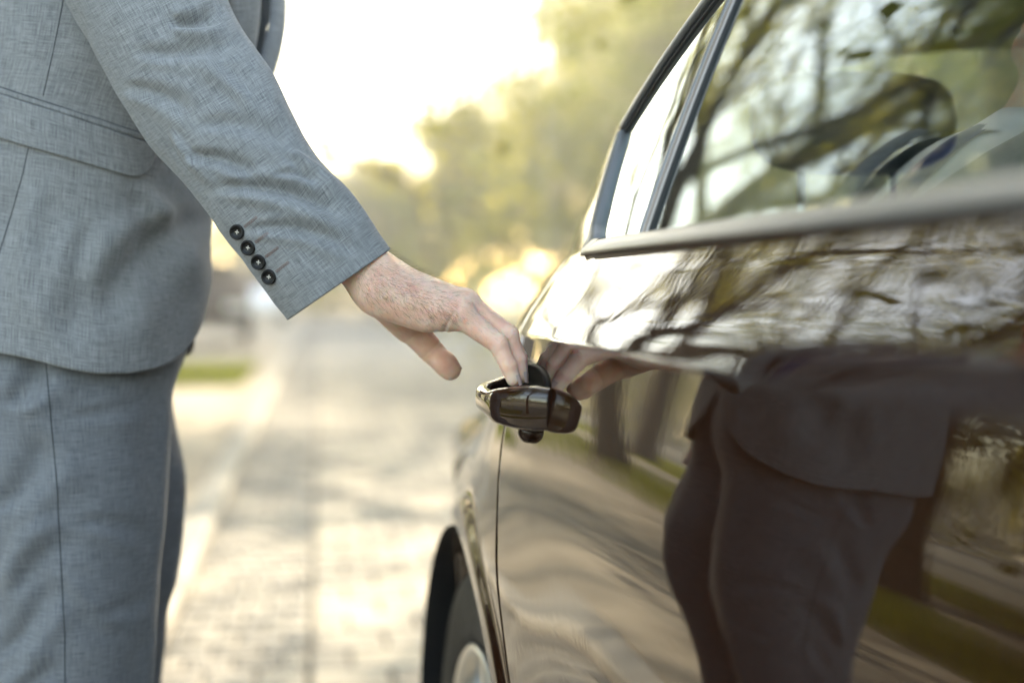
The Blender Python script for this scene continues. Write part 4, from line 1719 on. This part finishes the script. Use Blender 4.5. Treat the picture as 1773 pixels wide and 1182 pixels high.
# hair on the far side of the top outline
HV, HF = [], []
vis = [i for i in rr.randint(0, len(hv), 30000)]
me = body_o.data
cntd = 0
for i in vis:
    p0 = hv[i]
    q = p0 - C0; dd = q @ FW
    px, py = CX + q @ E1 / dd * FPX, CY - q @ UP / dd * FPX
    if not (640 < px < 800) or dd > 1.305:
        continue
    hit = hand_bvh.find_nearest(Vector(p0))
    nrm = np.array(hit[1])
    if nrm[2] < .45 or nrm @ (q / np.linalg.norm(q)) < -.35:
        continue
    if rr.rand() > .2:
        continue
    flow = H(px + 40, py + 30, 1.26) - H(px, py, 1.26); flow += E2 * rr.uniform(-.01, .01)
    flow = flow - nrm * (flow @ nrm); flow /= np.linalg.norm(flow)
    sidev = np.cross(nrm, flow); ln = rr.uniform(.005, .010); o = len(HV); cu = rr.normal(0, .4)
    for s_ in range(5):
        t_ = s_ / 4
        p = p0 + (flow * t_ + sidev * cu * t_ * t_) * ln + nrm * ln * .62 * math.sin(t_ * 1.7)
        for a in range(3):
            an = a * 2.094
            HV.append(tuple(p + (math.cos(an) * sidev + math.sin(an) * nrm) * .00004 * (1.15 - t_)))
    for s_ in range(4):
        for a in range(3):
            HF.append((o + s_ * 3 + a, o + s_ * 3 + (a + 1) % 3, o + s_ * 3 + 3 + (a + 1) % 3, o + s_ * 3 + 3 + a))
hp2 = obj('hand_hair', HV, HF, M['fine_hair']); hp2['kind'] = 'stuff'; part(hp2)
print('hair', cnt, time.time() - T0)

# head hair and eyes
mb = MB()
hx, hy, hz = HEAD
rows = []
for j in range(15):
    la = math.radians(90 - j * 8.4)
    row = []
    for i in range(36):
        lo = 2 * math.pi * i / 36
        front = max(0, math.cos(lo))
        la2 = math.pi / 2 - (math.pi / 2 - la) * (1 - .52 * front ** 1.5)
        x, y, z = math.cos(la2) * math.cos(lo), math.cos(la2) * math.sin(lo), math.sin(la2)
        k = 1.0 + .02 * math.sin(lo * 17 + j * 2)
        row.append(L(hx - .014 + x * .107 * k, hy + y * .085 * k, hz + .038 + z * .104 * k))
    rows.append(row)
mb.grid(np.array(rows), cv=True)
part(mb.build('hair', M['hair']))
for s_ in (-1, 1):
    P = superbox((0, 0, 0), (.0125, .0125, .0125), e=2, n=16, m_=10)
    c = L(hx + .080, hy + s_ * .031, hz + .010)
    mb = MB(); mb.grid(P + c, cv=True); e_ = part(mb.build('eye', M['eye']))
    P = superbox((0, 0, 0), (.004, .0052, .0052), e=2, n=12, m_=8)
    mb = MB(); mb.grid(P + c + E1 * .0098, cv=True); part(mb.build('iris', M['hair']), e_)
    P = superbox((0, 0, 0), (.004, .016, .003), e=2.5, n=12, m_=8) @ np.array([E1, E2, [0, 0, 1]])
    mb = MB(); mb.grid(P + L(hx + .090, hy + s_ * .033, hz + .034), cv=True); part(mb.build('eyebrow', M['hair']))


# ---- cloth
def uv_grid(P, cu=False):
    du = np.linalg.norm(np.diff(P, axis=0), axis=2)
    dv = np.linalg.norm(np.diff(P, axis=1), axis=2)
    u = np.concatenate([np.zeros((1, P.shape[1])), np.cumsum(du, 0)])
    v = np.concatenate([np.zeros((P.shape[0], 1)), np.cumsum(dv, 1)], 1)
    # straight grain: one length per row and per column
    u = np.repeat(u.mean(1, keepdims=True), P.shape[1], 1)
    v = np.repeat(v.mean(0, keepdims=True), P.shape[0], 0)
    return np.stack([u, v], -1)


def cloth(name, P, mat, parent=None, cv=False, flip=False, thick=0, base=None):
    """P[nu][nv]; cv closes around (the first row is repeated so the weave does not smear)"""
    if cv:
        P = np.concatenate([P, P[:, :1]], 1)
        if base is not None:
            base = np.concatenate([base, base[:, :1]], 1)
    if base is None:
        base = P
    if base.shape[0] < P.shape[0]:
        base = np.concatenate([base] + [base[-1:]] * (P.shape[0] - base.shape[0]), 0)
    if base.shape[1] < P.shape[1]:
        base = np.concatenate([base] + [base[:, -1:]] * (P.shape[1] - base.shape[1]), 1)
    uvs = uv_grid(base)
    nu, nv = P.shape[:2]
    o = obj(name, P.reshape(-1, 3), grid_faces(nu, nv, False, False, 0, flip), mat, uv=uvs.reshape(-1, 2))
    if thick:
        s_ = o.modifiers.new('cloth', 'SOLIDIFY'); s_.thickness = thick; s_.offset = -1 if not flip else -1
    return part(o, parent)


def ridges(PX, PY, items):
    """folds drawn as curved strokes in the photo: (x0,y0,x1,y1,bow,width,amp m)"""
    out = np.zeros_like(PX)
    for x0, y0, x1, y1, bow, w, amp in items:
        dx, dy = x1 - x0, y1 - y0
        ln = math.hypot(dx, dy)
        t = ((PX - x0) * dx + (PY - y0) * dy) / ln ** 2
        s_ = ((PX - x0) * -dy + (PY - y0) * dx) / ln
        s_ = s_ - bow * 4 * t * (1 - t)
        fade = sstep(-.15, .2, t) * (1 - sstep(.75, 1.15, t))
        ww = w * (.7 + .6 * np.clip(t, 0, 1))
        q = s_ / ww
        out += amp * fade * (np.exp(-q * q) - .65 * np.exp(-(q - 1.7) ** 2) * .9 - .25 * np.exp(-(q + 1.6) ** 2))
    return out


def toPX(P):
    q = P - C0
    d = q @ FW
    return CX + q @ E1 / d * FPX, CY - q @ UP / d * FPX


# sleeve: centre (px, py, depth), half width (px), depth half (m)
SL = [(196, -430, 1.445, 165, .085), (186, -320, 1.425, 160, .082), (196, -200, 1.395, 148, .074), (228, -60, 1.36, 134, .066), (268, 20, 1.34, 126, .060),
      (303, 86, 1.328, 121, .056), (357, 172, 1.310, 121, .053), (420, 268, 1.293, 110, .049), (470, 338, 1.284, 107, .047), (532, 416, 1.278, 109, .046), (586.5, 491.5, 1.274, 108.5, .045)]
tt = np.linspace(0, 1, len(SL))
us = np.linspace(0, 1, 300)
A = np.array(SL, float)
cxp, cyp, cdp, chw, cdd = [interp(us, tt, A[:, i]) for i in range(5)]
tx, ty = np.gradient(cxp), np.gradient(cyp)
# blend the end direction to the cut of the cuff (497,553)-(675,430)
ang = np.arctan2(ty, tx)
cuff_ang = math.atan2(178, 123)
ang = ang + (cuff_ang - ang) * sstep(.90, 1.0, us)
nxp, nyp = -np.sin(ang), np.cos(ang)         # towards lower-left edge
nth = 220
th = np.linspace(0, 2 * math.pi, nth, endpoint=False)
P = np.zeros((len(us), nth, 3))
for i in range(len(us)):
    cs, sn = np.cos(th), np.sin(th)
    ex = 2.25
    a = np.sign(cs) * np.abs(cs) ** (2 / ex) * chw[i]
    d = np.sign(sn) * np.abs(sn) ** (2 / ex) * cdd[i]
    depth = cdp[i] - d            # sn>0 = towards the camera
    px = cxp[i] + nxp[i] * a
    py = cyp[i] + nyp[i] * a
    # keep metric width constant with depth
    k = cdp[i] / depth
    px = cxp[i] + (px - cxp[i]) * k; py = cyp[i] + (py - cyp[i]) * k
    # the cuff plane leans a little away
    P[i] = C0 + depth[:, None] * (FW + ((px - CX) / FPX)[:, None] * E1 - ((py - CY) / FPX)[:, None] * UP)
# wobble of the outline and folds
PX, PY = toPX(P)
NR = np.cross(np.roll(P, -1, 1) - P, np.gradient(P, axis=0)); NR /= np.linalg.norm(NR, axis=2)[..., None] + 1e-12
cen = P.mean(1, keepdims=True)
if ((P - cen) * NR).sum() < 0:
    NR = -NR
fr = np.clip(NR @ -FW, 0, 1) ** .5
fold = ridges(PX, PY, [
    (395, 322, 600, 372, -16, 15, -.0042), (330, 268, 440, 300, -8, 12, -.0032), (440, 395, 610, 428, -14, 12, -.0020),
    (300, 40, 375, 28, 4, 13, -.0042), (250, 92, 420, 70, 8, 15, -.0024), (225, 150, 330, 190, -6, 14, -.0024), (350, 215, 500, 240, -12, 16, -.0020),
    (430, 180, 350, 120, 6, 13, .0018), (505, 262, 580, 330, -5, 10, .0022), (300, 235, 372, 318, 6, 10, .0020), (480, 300, 560, 312, -5, 9, -.0018)])
Q3 = P.copy()
SB = P.copy()
noise = vnoise(Q3, 14, 3) * .0028 + vnoise(Q3, 34, 4) * .0011 + vnoise(Q3, 80, 5) * .00025
edge_flat = 1 - sstep(.955, .99, us)[:, None]
P = P + NR * ((fold * 2.5 * fr + noise * 1.2) * (.12 + .88 * edge_flat))[..., None]
sl_P = P.copy()
# cuff: turn in a hem
end = P[-1]
ax_ = H(586 + 60, 491 + 42, 1.274) - H(586, 491, 1.274)
ctr = end.mean(0)
hem = [end + (ctr - end) * k0 + ax_ / np.linalg.norm(ax_) * z0 for k0, z0 in ((.012, .0008), (.035, .0006), (.06, -.002), (.22, -.03))]
P = np.concatenate([P, np.array(hem)])
sleeve = cloth('jacket_sleeve', P, M['suit'], cv=True, flip=False, base=SB)
sl_v = sl_P.reshape(-1, 3)
sl_bvh = BVHTree.FromPolygons([Vector(p) for p in sl_v], grid_faces(sl_P.shape[0], nth, False, True))


def cast(bvh, px, py):
    d = H(px, py, 1.0) - C0; d /= np.linalg.norm(d)
    h_ = bvh.ray_cast(Vector(C0), Vector(d))
    if h_[0] is None:
        return None, None
    nn_ = np.array(h_[1])
    if nn_ @ d > 0:
        nn_ = -nn_
    return np.array(h_[0]), nn_


# the four cuff buttons, with thread crosses, and their worked buttonholes
def frame(p, nrm, upd):
    z = Vector(nrm).normalized(); x = Vector(upd); x = (x - z * x.dot(z)).normalized(); y = z.cross(x)
    m_ = Matrix((x, y, z)).transposed().to_4x4(); m_.translation = Vector(p)
    return m_


BT = [(412, 402), (431, 429), (449, 454), (467, 479.5)]
row_dir = H(467, 479, 1.24) - H(412, 402, 1.24)
for i, (bx, by) in enumerate(BT):
    p, nrm = cast(sl_bvh, bx, by)
    nrm = nrm * .35 - FW * .65; nrm /= np.linalg.norm(nrm)
    mt = frame(p - FW * .0012, nrm, row_dir)
    R0 = .0069
    prof = [(.0, .0012), (.0026, .0012), (.0031, .0014), (.0044, .0016), (.0049, .0030), (.0056, .0036), (.0064, .0034), (R0, .0024), (R0, .0014), (.0060, .0004), (0, 0)]
    mb = MB().lathe(prof, 48, mt)
    for k in range(4):       # four holes
        a = math.pi / 4 + k * math.pi / 2
        c = mt @ Vector((.0013 * math.cos(a), .0013 * math.sin(a), .00125))
        mb.lathe([(.0, .0), (.00055, .0)], 10, frame(c + Vector(nrm) * .0001, nrm, row_dir), mi=1)
    b_ = mb.build('cuff_button', None, mats=[M['button'], M['print']]); part(b_, sleeve)
    b_['label'] = ['topmost of the four dark cuff buttons', 'second cuff button from the top', 'third cuff button from the top', 'lowest cuff button, nearest the cuff edge'][i]
    mb = MB()
    for k in range(2):
        a = math.pi / 4 + k * math.pi / 2
        for o_ in (-.00022, .00022):
            pts = [mt @ Vector((math.cos(a) * s_ - math.sin(a) * o_, math.sin(a) * s_ + math.cos(a) * o_, .0013 + .00045 * (1 - (s_ / .0019) ** 2))) for s_ in np.linspace(-.0019, .0019, 7)]
            mb.tube(pts, .00027, 6)
    part(mb.build('button_thread', M['thread']), sleeve)
    # buttonhole: two zig-zag rows of stitches
    dx, dy = 22, -17
    sx, sy = bx + 11, by - 9
    mb = MB()
    for w_ in (-2.2, 2.2):
        pts = []
        nst = 15
        for s_ in range(nst):
            q = s_ / (nst - 1)
            zz = 1.5 if s_ % 2 else -1.1
            x = sx + dx * q + (w_ * .55 + zz * (1 if w_ > 0 else -1) * .8) * .61
            y = sy + dy * q + (w_ * .55 + zz * (1 if w_ > 0 else -1) * .8) * .79
            pp, n2 = cast(sl_bvh, x, y)
            if pp is not None:
                pts.append(pp + n2 * .00015)
        mb.tube(pts, .0003, 5)
    part(mb.build('buttonhole_stitch', M['stitch']), sleeve)

# ---- jacket body: sections (z, centre r, half front-back, centre d, half side)
JS = [(1.54, -.405, .064, 1.585, .070), (1.52, -.412, .080, 1.585, .105), (1.49, -.415, .105, 1.585, .175), (1.44, -.42, .130, 1.585, .205), (1.36, -.425, .148, 1.585, .205), (1.27, -.430, .152, 1.580, .200), (1.20, -.440, .146, 1.575, .196),
      (1.13, -.462, .140, 1.572, .190), (1.05, -.470, .140, 1.570, .190), (.97, -.478, .148, 1.570, .197), (.92, -.480, .150, 1.570, .200), (.86, -.482, .152, 1.570, .203)]
JS = JS[::-1]
JA = np.array(JS)


def jsec(z):
    return [interp(z, JA[:, 0], JA[:, i]) for i in range(1, 5)]


def jpoint(z, t):
    """t = angle, 0 = front, -pi/2 = towards the camera"""
    c, a, cd, b_ = jsec(z)
    cs, sn = np.cos(t), np.sin(t)
    ex = 2.35
    r = c + a * np.sign(cs) * np.abs(cs) ** (2 / ex)
    d = cd + b_ * np.sign(sn) * np.abs(sn) ** (2 / ex)
    return E1 * r[..., None] + E2 * d[..., None] + np.stack([0 * z, 0 * z, z], -1)


def hemz(t):
    a = np.abs(np.degrees(t))
    # cutaway front rounding into the hem
    base = interp(a, [0, 60, 100, 140, 180], [.876, .878, .903, .917, .917])
    rise = interp(a, [0, 3, 8, 16, 26, 38, 50], [.20, .10, .060, .034, .015, .004, 0])
    return base + rise


def topz(t):
    a = np.abs(np.degrees(t))
    return interp(a, [0, 5, 12, 22, 40, 80, 180], [1.10, 1.14, 1.22, 1.34, 1.49, 1.535, 1.54])


nt_, nz_ = 420, 260
tg = np.linspace(-math.pi * .999, -.02, nt_ // 2)
for sgn, nm in ((1, 'near'), (-1, 'far')):
    T, Vv = np.meshgrid(tg * sgn, np.linspace(0, 1, nz_), indexing='ij')
    tz, hz_ = topz(T), hemz(T)
    Z = tz + (hz_ - tz) * Vv
    P = jpoint(Z, T)
    JB = P.copy()
    NRm = np.cross(np.gradient(P, axis=0), np.gradient(P, axis=1)); NRm /= np.linalg.norm(NRm, axis=2)[..., None] + 1e-12
    cxx = L(-.47, 1.57, 0)
    outv = P - np.array([cxx[0], cxx[1], 0]); outv[..., 2] = 0
    if (outv * NRm).sum() < 0:
        NRm = -NRm
    PX, PY = toPX(P)
    Qn = P * np.array([1, 1, .45])
    nse = vnoise(Qn, 9, 11) * .0075 + vnoise(Qn, 22, 12) * .0022 + vnoise(P, 60, 13) * .0003
    fold = 0
    if sgn == 1:
        fold = ridges(PX, PY, [(330, 380, 170, 560, 18, 34, -.007), (250, 330, 330, 500, -10, 24, .005), (60, 330, 40, 560, 10, 30, .003),
                               (210, 90, 330, 240, 8, 26, -.004), (150, 400, 130, 600, 6, 26, -.004)])
        # narrow dart groove
        for (x0, y0, x1, y1) in ((110, -40, 74, 168), (50, 256, -2, 440)):
            dx, dy = x1 - x0, y1 - y0; ln = math.hypot(dx, dy)
            t_ = ((PX - x0) * dx + (PY - y0) * dy) / ln ** 2; s_ = np.abs(((PX - x0) * -dy + (PY - y0) * dx) / ln)
            fold = fold - .0004 * np.exp(-(s_ / 3.0) ** 2) * sstep(-.02, .02, t_) * (1 - sstep(.98, 1.02, t_))
    fadeh = .35 + .65 * (1 - sstep(.93, 1, Vv))
    P = P + NRm * ((nse * 1.15 + fold * 1.9) * fadeh)[..., None]
    if sgn == -1:
        P = P - E1 * (.030 * sstep(-.10, .12, (P - C0) @ E1 + .46) * sstep(1.12, 1.02, P[..., 2]) if False else .03 * (1 - sstep(1.02, 1.12, P[..., 2])))[..., None]
    if sgn == 1:
        jk_P = P.copy()
    last = P[:, -1:]
    inn = last - (NRm[:, -1:] * .004)
    up_ = inn + np.array([0, 0, .03])
    P = np.concatenate([P, last - NRm[:, -1:] * .0012 + [0, 0, -.0012], inn, up_], 1)
    # same at the front edge
    NL = np.concatenate([NRm[-1], NRm[-1][-1:], NRm[-1][-1:], NRm[-1][-1:]])
    P = np.concatenate([P, (P[-1] - NL * .0035)[None], (P[-1] - NL * .005 + (P[-8] - P[-1]) * .9)[None]])
    if sgn == 1:
        jacket = cloth('jacket', P, M['suit'], flip=False, base=JB)
    else:
        cloth('jacket_front', P, M['suit'], jacket, flip=True, base=JB)
jk_bvh = BVHTree.FromPolygons([Vector(p) for p in jk_P.reshape(-1, 3)], grid_faces(jk_P.shape[0], jk_P.shape[1]))


def seam_line(pts, bvh, parent, rad=.00055, lift=.0, n_=60, name='seam'):
    out = []
    pts = np.array(pts, float)
    s_ = np.linspace(0, 1, len(pts))
    for q in np.linspace(0, 1, n_):
        p, nr = cast(bvh, float(np.interp(q, s_, pts[:, 0])), float(np.interp(q, s_, pts[:, 1])))
        if p is not None:
            out.append(p + nr * lift)
    if len(out) > 2:
        return part(MB().tube(out, rad, 6).build(name, M['seam']), parent)


seam_line([(112, -40), (108, 10), (92, 90), (75, 166)], jk_bvh, jacket)
seam_line([(49, 256), (40, 300), (20, 370), (-2, 440)], jk_bvh, jacket)

# pocket flap and its jetting, laid over the jacket
def patch(name, topc, botc, nu, nv, lift, thick, parent, round_right=0):
    u = np.linspace(0, 1, nu)
    G = np.zeros((nu, nv, 3)); ok = np.zeros((nu, nv), bool)
    for i, q in enumerate(u):
        tx_, ty_ = [float(np.interp(q, np.linspace(0, 1, len(topc)), [p[k] for p in topc])) for k in (0, 1)]
        bx_, by_ = [float(np.interp(q, np.linspace(0, 1, len(botc)), [p[k] for p in botc])) for k in (0, 1)]
        for j, v_ in enumerate(np.linspace(0, 1, nv)):
            p, nr = cast(jk_bvh, tx_ + (bx_ - tx_) * v_, ty_ + (by_ - ty_) * v_)
            if p is None:
                continue
            ok[i, j] = True
            G[i, j] = p + nr * (lift + thick * math.sin(math.pi * min(1, max(0, v_))) * .3)
    G = G[ok.all(1)]
    # outer face plus edge turned in
    n2 = np.cross(np.gradient(G, axis=0), np.gradient(G, axis=1)); n2 /= np.linalg.norm(n2, axis=2)[..., None] + 1e-12
    if (n2 @ -FW).sum() < 0:
        n2 = -n2
    F = np.pad(G, ((1, 1), (1, 1), (0, 0)), 'edge'); Nn = np.pad(n2, ((1, 1), (1, 1), (0, 0)), 'edge')
    m_ = np.zeros(F.shape[:2]); m_[0] = m_[-1] = 1; m_[:, 0] = m_[:, -1] = 1
    F = F - Nn * (m_ * (lift + thick))[..., None]
    return cloth(name, F, M['suit'], parent)


nseg = 40
qq = np.linspace(0, 1, nseg)
tc_ = [(-90 + 356 * q, 162 + (250 - 162) * (q * 356 - 90) / 266) for q in qq]
bc_ = []
for q in qq:
    x = -90 + 356 * q
    y = 239 + (308 - 239) * x / 233
    if x > 225:                     # rounded corner
        s_ = min(1, (x - 225) / 41)
        x2 = 225 + 40 * s_
        y = 306 - 34 * (1 - math.sqrt(max(0, 1 - s_ ** 2.2))) ** 1.0 - 2 * s_
        x = x2
    bc_.append((x, y))
patch('pocket_flap', tc_, bc_, 110, 26, .0040, .0014, jacket)
tj = [(-90 + 360 * q, 151.5 + 87 * (q * 360 - 90) / 268) for q in qq]
bj = [(x, y + 9.5) for x, y in tj]
patch('pocket_jetting', tj, bj, 100, 8, .0012, .0010, jacket)
seam_line([(-80, 163 - 26), (266, 250.5)], jk_bvh, jacket, .0010, .0010, 80, 'pocket_seam')
seam_line([(-80, 151.5 - 26), (269, 239)], jk_bvh, jacket, .0009, .0004, 80, 'pocket_seam')

# lapels, shirt, tie
for s_ in (-1, 1):
    rows = []
    for q in np.linspace(0, 1, 30):
        t0 = math.radians(interp(q, [0, .4, 1], [4, 13, 34])) * s_
        z = interp(q, [0, 1], [1.12, 1.485])
        w = interp(q, [0, .15, .75, .8, 1], [.02, .15, .42, .34, .30]) * s_
        row = []
        for v_ in np.linspace(0, 1, 9):
            p = jpoint(np.array(float(z) - .01 * v_), np.array(t0 + w * v_))
            o_ = p - L(-.46, 1.58, p[2]); o_ /= np.linalg.norm(o_)
            row.append(p + o_ * (.004 + .016 * math.sin(math.pi * v_ ** .7) + .006 * v_))
        rows.append(row)
    o = cloth('lapel', np.array(rows), M['suit'], jacket, flip=s_ > 0)
    sm = o.modifiers.new('thick', 'SOLIDIFY'); sm.thickness = .003
T, Z = np.meshgrid(np.linspace(-1.1, 1.1, 40), np.linspace(1.04, 1.50, 40), indexing='ij')
P = jpoint(Z, T); cc_ = np.array(L(-.46, 1.58, 0)); D = P - cc_; D[..., 2] = 0
P = P - D * (.10 + .14 * (1 - sstep(1.08, 1.2, Z)) + .10 * sstep(.35, .8, np.abs(T)))[..., None]
cloth('shirt', P, M['shirt'], None, flip=True)
rows = []
for z in np.linspace(1.02, 1.50, 30):
    hw = float(interp(z, [1.0, 1.46, 1.47, 1.50], [.046, .022, .020, .016]))
    c = jpoint(np.array(z), np.array(0.0)); dd_ = (c - cc_); dd_[2] = 0; c = c - dd_ * (.10 + .14 * (1 - float(sstep(1.08, 1.2, z)))) + E1 * .004
    rows.append([c - E2 * hw, c - E2 * hw * .6 + E1 * .006, c + E1 * .007, c + E2 * hw * .6 + E1 * .006, c + E2 * hw])
cloth('tie', np.array(rows), M['tie'], None)
rows = []
for z, k in ((1.49, 1.12), (1.53, 1.02), (1.555, 1.0), (1.52, 1.16), (1.50, 1.25)):
    rows.append([L(-.395 + .066 * k * math.cos(a), 1.58 + .068 * k * math.sin(a), z - .02 * math.cos(a)) for a in np.linspace(0, 2 * math.pi, 40, endpoint=False)])
cloth('shirt_collar', np.array(rows), M['shirt'], None, cv=True)

# far sleeve
pts = [(-.425, 1.74, 1.475, .075), (-.43, 1.79, 1.42, .082), (-.475, 1.825, 1.28, .070), (-.520, 1.835, 1.15, .064), (-.525, 1.84, 1.02, .060), (-.520, 1.84, .93, .058)]
A = np.array(pts); tq = np.linspace(0, 1, 6); uu = np.linspace(0, 1, 90)
r_, d_, z_, w_ = [interp(uu, tq, A[:, i]) for i in range(4)]
th = np.linspace(0, 2 * math.pi, 60, endpoint=False)
P = np.stack([E1 * (r_[:, None, None] + w_[:, None, None] * np.cos(th)[None, :, None]) + E2 * (d_[:, None, None] + .85 * w_[:, None, None] * np.sin(th)[None, :, None])], 0)[0]
P = P + np.array([0, 0, 1]) * (z_[:, None] + .015 * np.cos(th)[None])[..., None]
P = P + (vnoise(P, 16, 8) * .005)[..., None] * E1
cloth('jacket_sleeve', np.concatenate([P, P[-1:] * .5 + P[-1:].mean(1, keepdims=True) * .5]), M['suit'], None, cv=True, flip=False)['label'] = 'far sleeve hanging at his left side'

# ---- trousers: legs as sections (z, centre r, half front-back, centre d, half side)
def leg(sec, seed, name, folds=None):
    A = np.array(sec)[::-1]
    zz = np.linspace(A[-1, 0], A[0, 0], 300)
    c, a, cd, b_ = [interp(zz, A[:, 0], A[:, i]) for i in range(1, 5)]
    th = np.linspace(0, 2 * math.pi, 200, endpoint=False)
    cs, sn = np.cos(th), np.sin(th)
    ex = 2.1
    r = c[:, None] + a[:, None] * (np.sign(cs) * np.abs(cs) ** (2 / ex))[None] * (1 + .07 * np.clip(cs, 0, 1) ** 30)[None]
    d = cd[:, None] + b_[:, None] * (np.sign(sn) * np.abs(sn) ** (2 / ex))[None]
    P = E1 * r[..., None] + E2 * d[..., None] + np.array([0, 0, 1]) * zz[:, None, None]
    LB = P.copy()
    cc = (E1 * c[:, None] + E2 * cd[:, None] + np.array([0, 0, 1]) * zz[:, None])[:, None]
    D = P - cc; D /= np.linalg.norm(D, axis=2)[..., None]
    Qn = P * np.array([1, 1, .7]) + P[..., 2:3] * np.array([.5, 0, 0])
    nse = vnoise(Qn, 11, seed) * .007 + vnoise(Qn, 26, seed + 1) * .0026 + vnoise(P, 70, seed + 2) * .0003
    if folds:
        PX, PY = toPX(P)
        near = np.clip(D @ -FW, 0, 1) ** .5
        nse = nse + 1.5 * ridges(PX, PY, folds) * near
    P = P + D * nse[..., None]
    P = np.concatenate([P, (P[-1] - D[-1] * .003)[None], (P[-1] - D[-1] * .004 + [0, 0, .03])[None]])
    o = cloth(name, P, M['trouser'], None, cv=True, flip=True, base=LB)
    return o, P


near_leg = [(1.05, -0.478, .130, 1.57, .165), (.97, -0.482, .132, 1.555, .160), (.90, -0.484, .128, 1.53, .140), (.84, -0.480, .115, 1.500, .112), (.73, -0.475, .104, 1.497, .102), (.62, -0.474, .094, 1.495, .093), (.54, -0.474, .086, 1.495, .088),
            (.42, -0.474, .082, 1.495, .085), (.25, -0.482, .084, 1.495, .087), (.06, -0.484, .090, 1.495, .092)]
far_leg = [(1.05, -0.478, .125, 1.585, .16), (.97, -0.507, .128, 1.61, .15), (.90, -0.518, .122, 1.66, .125), (.84, -0.526, .110, 1.690, .112), (.73, -0.507, .104, 1.698, .102), (.62, -0.505, .094, 1.70, .093), (.54, -0.515, .086, 1.70, .088),
           (.42, -0.517, .082, 1.70, .085), (.25, -0.517, .084, 1.70, .087), (.06, -0.517, .090, 1.70, .092)]
o1, P1 = leg(near_leg, 40, 'trousers', [(20, 700, 75, 620, 6, 22, -.006), (0, 880, 80, 760, 10, 26, -.006), (10, 1010, 85, 900, -10, 22, .006), (5, 1130, 90, 1010, 8, 20, -.005), (0, 1190, 80, 1120, 6, 16, .004),
                                        (130, 720, 250, 690, 6, 14, -.002), (150, 900, 270, 930, -6, 16, -.0025), (170, 1060, 260, 1030, 6, 14, -.002), (120, 1000, 200, 1080, 6, 16, .002)])
o2, P2 = leg(far_leg, 60, 'trouser_leg')
sub(o1, o2)
tr_bvh = BVHTree.FromPolygons([Vector(p) for p in P1[:300].reshape(-1, 3)], grid_faces(300, P1.shape[1], False, False))
seam_line([(78, 610), (86, 700), (98, 830), (106, 980), (112, 1100), (113, 1200)], tr_bvh, o1, .0006, 0, 120, 'side_seam')

# shoes
for dd, rr_ in ((1.495, -.47), (1.70, -.48)):
    rows = []
    for q in np.linspace(0, 1, 26):
        x = rr_ - .085 + .30 * q
        hw = float(interp(q, [0, .05, .3, .55, .75, .93, 1], [.012, .032, .036, .044, .048, .030, .006]))
        hh = float(interp(q, [0, .05, .3, .5, .75, .95, 1], [.03, .075, .085, .07, .045, .032, .015]))
        rows.append([L(x, dd + hw * math.cos(a), .022 + max(0, math.sin(a)) ** .8 * hh + min(0, math.sin(a)) * .012) for a in np.linspace(0, 2 * math.pi, 24, endpoint=False)])
    sh = part(MB().grid(np.array(rows), cv=True).build('shoe', M['shoe']))
    rows = []
    for q in np.linspace(0, 1, 26):
        x = rr_ - .088 + .306 * q
        hw = float(interp(q, [0, .05, .3, .55, .75, .93, 1], [.014, .036, .038, .047, .052, .034, .008]))
        rows.append([L(x, dd - hw, .0), L(x, dd - hw, .018), L(x, dd + hw, .018), L(x, dd + hw, .0)])
    part(MB().grid(np.array(rows), cv=True).build('sole', M['sole']), sh)
print('man', time.time() - T0)

print('script done', time.time() - T0, 'objects', len(bpy.data.objects))
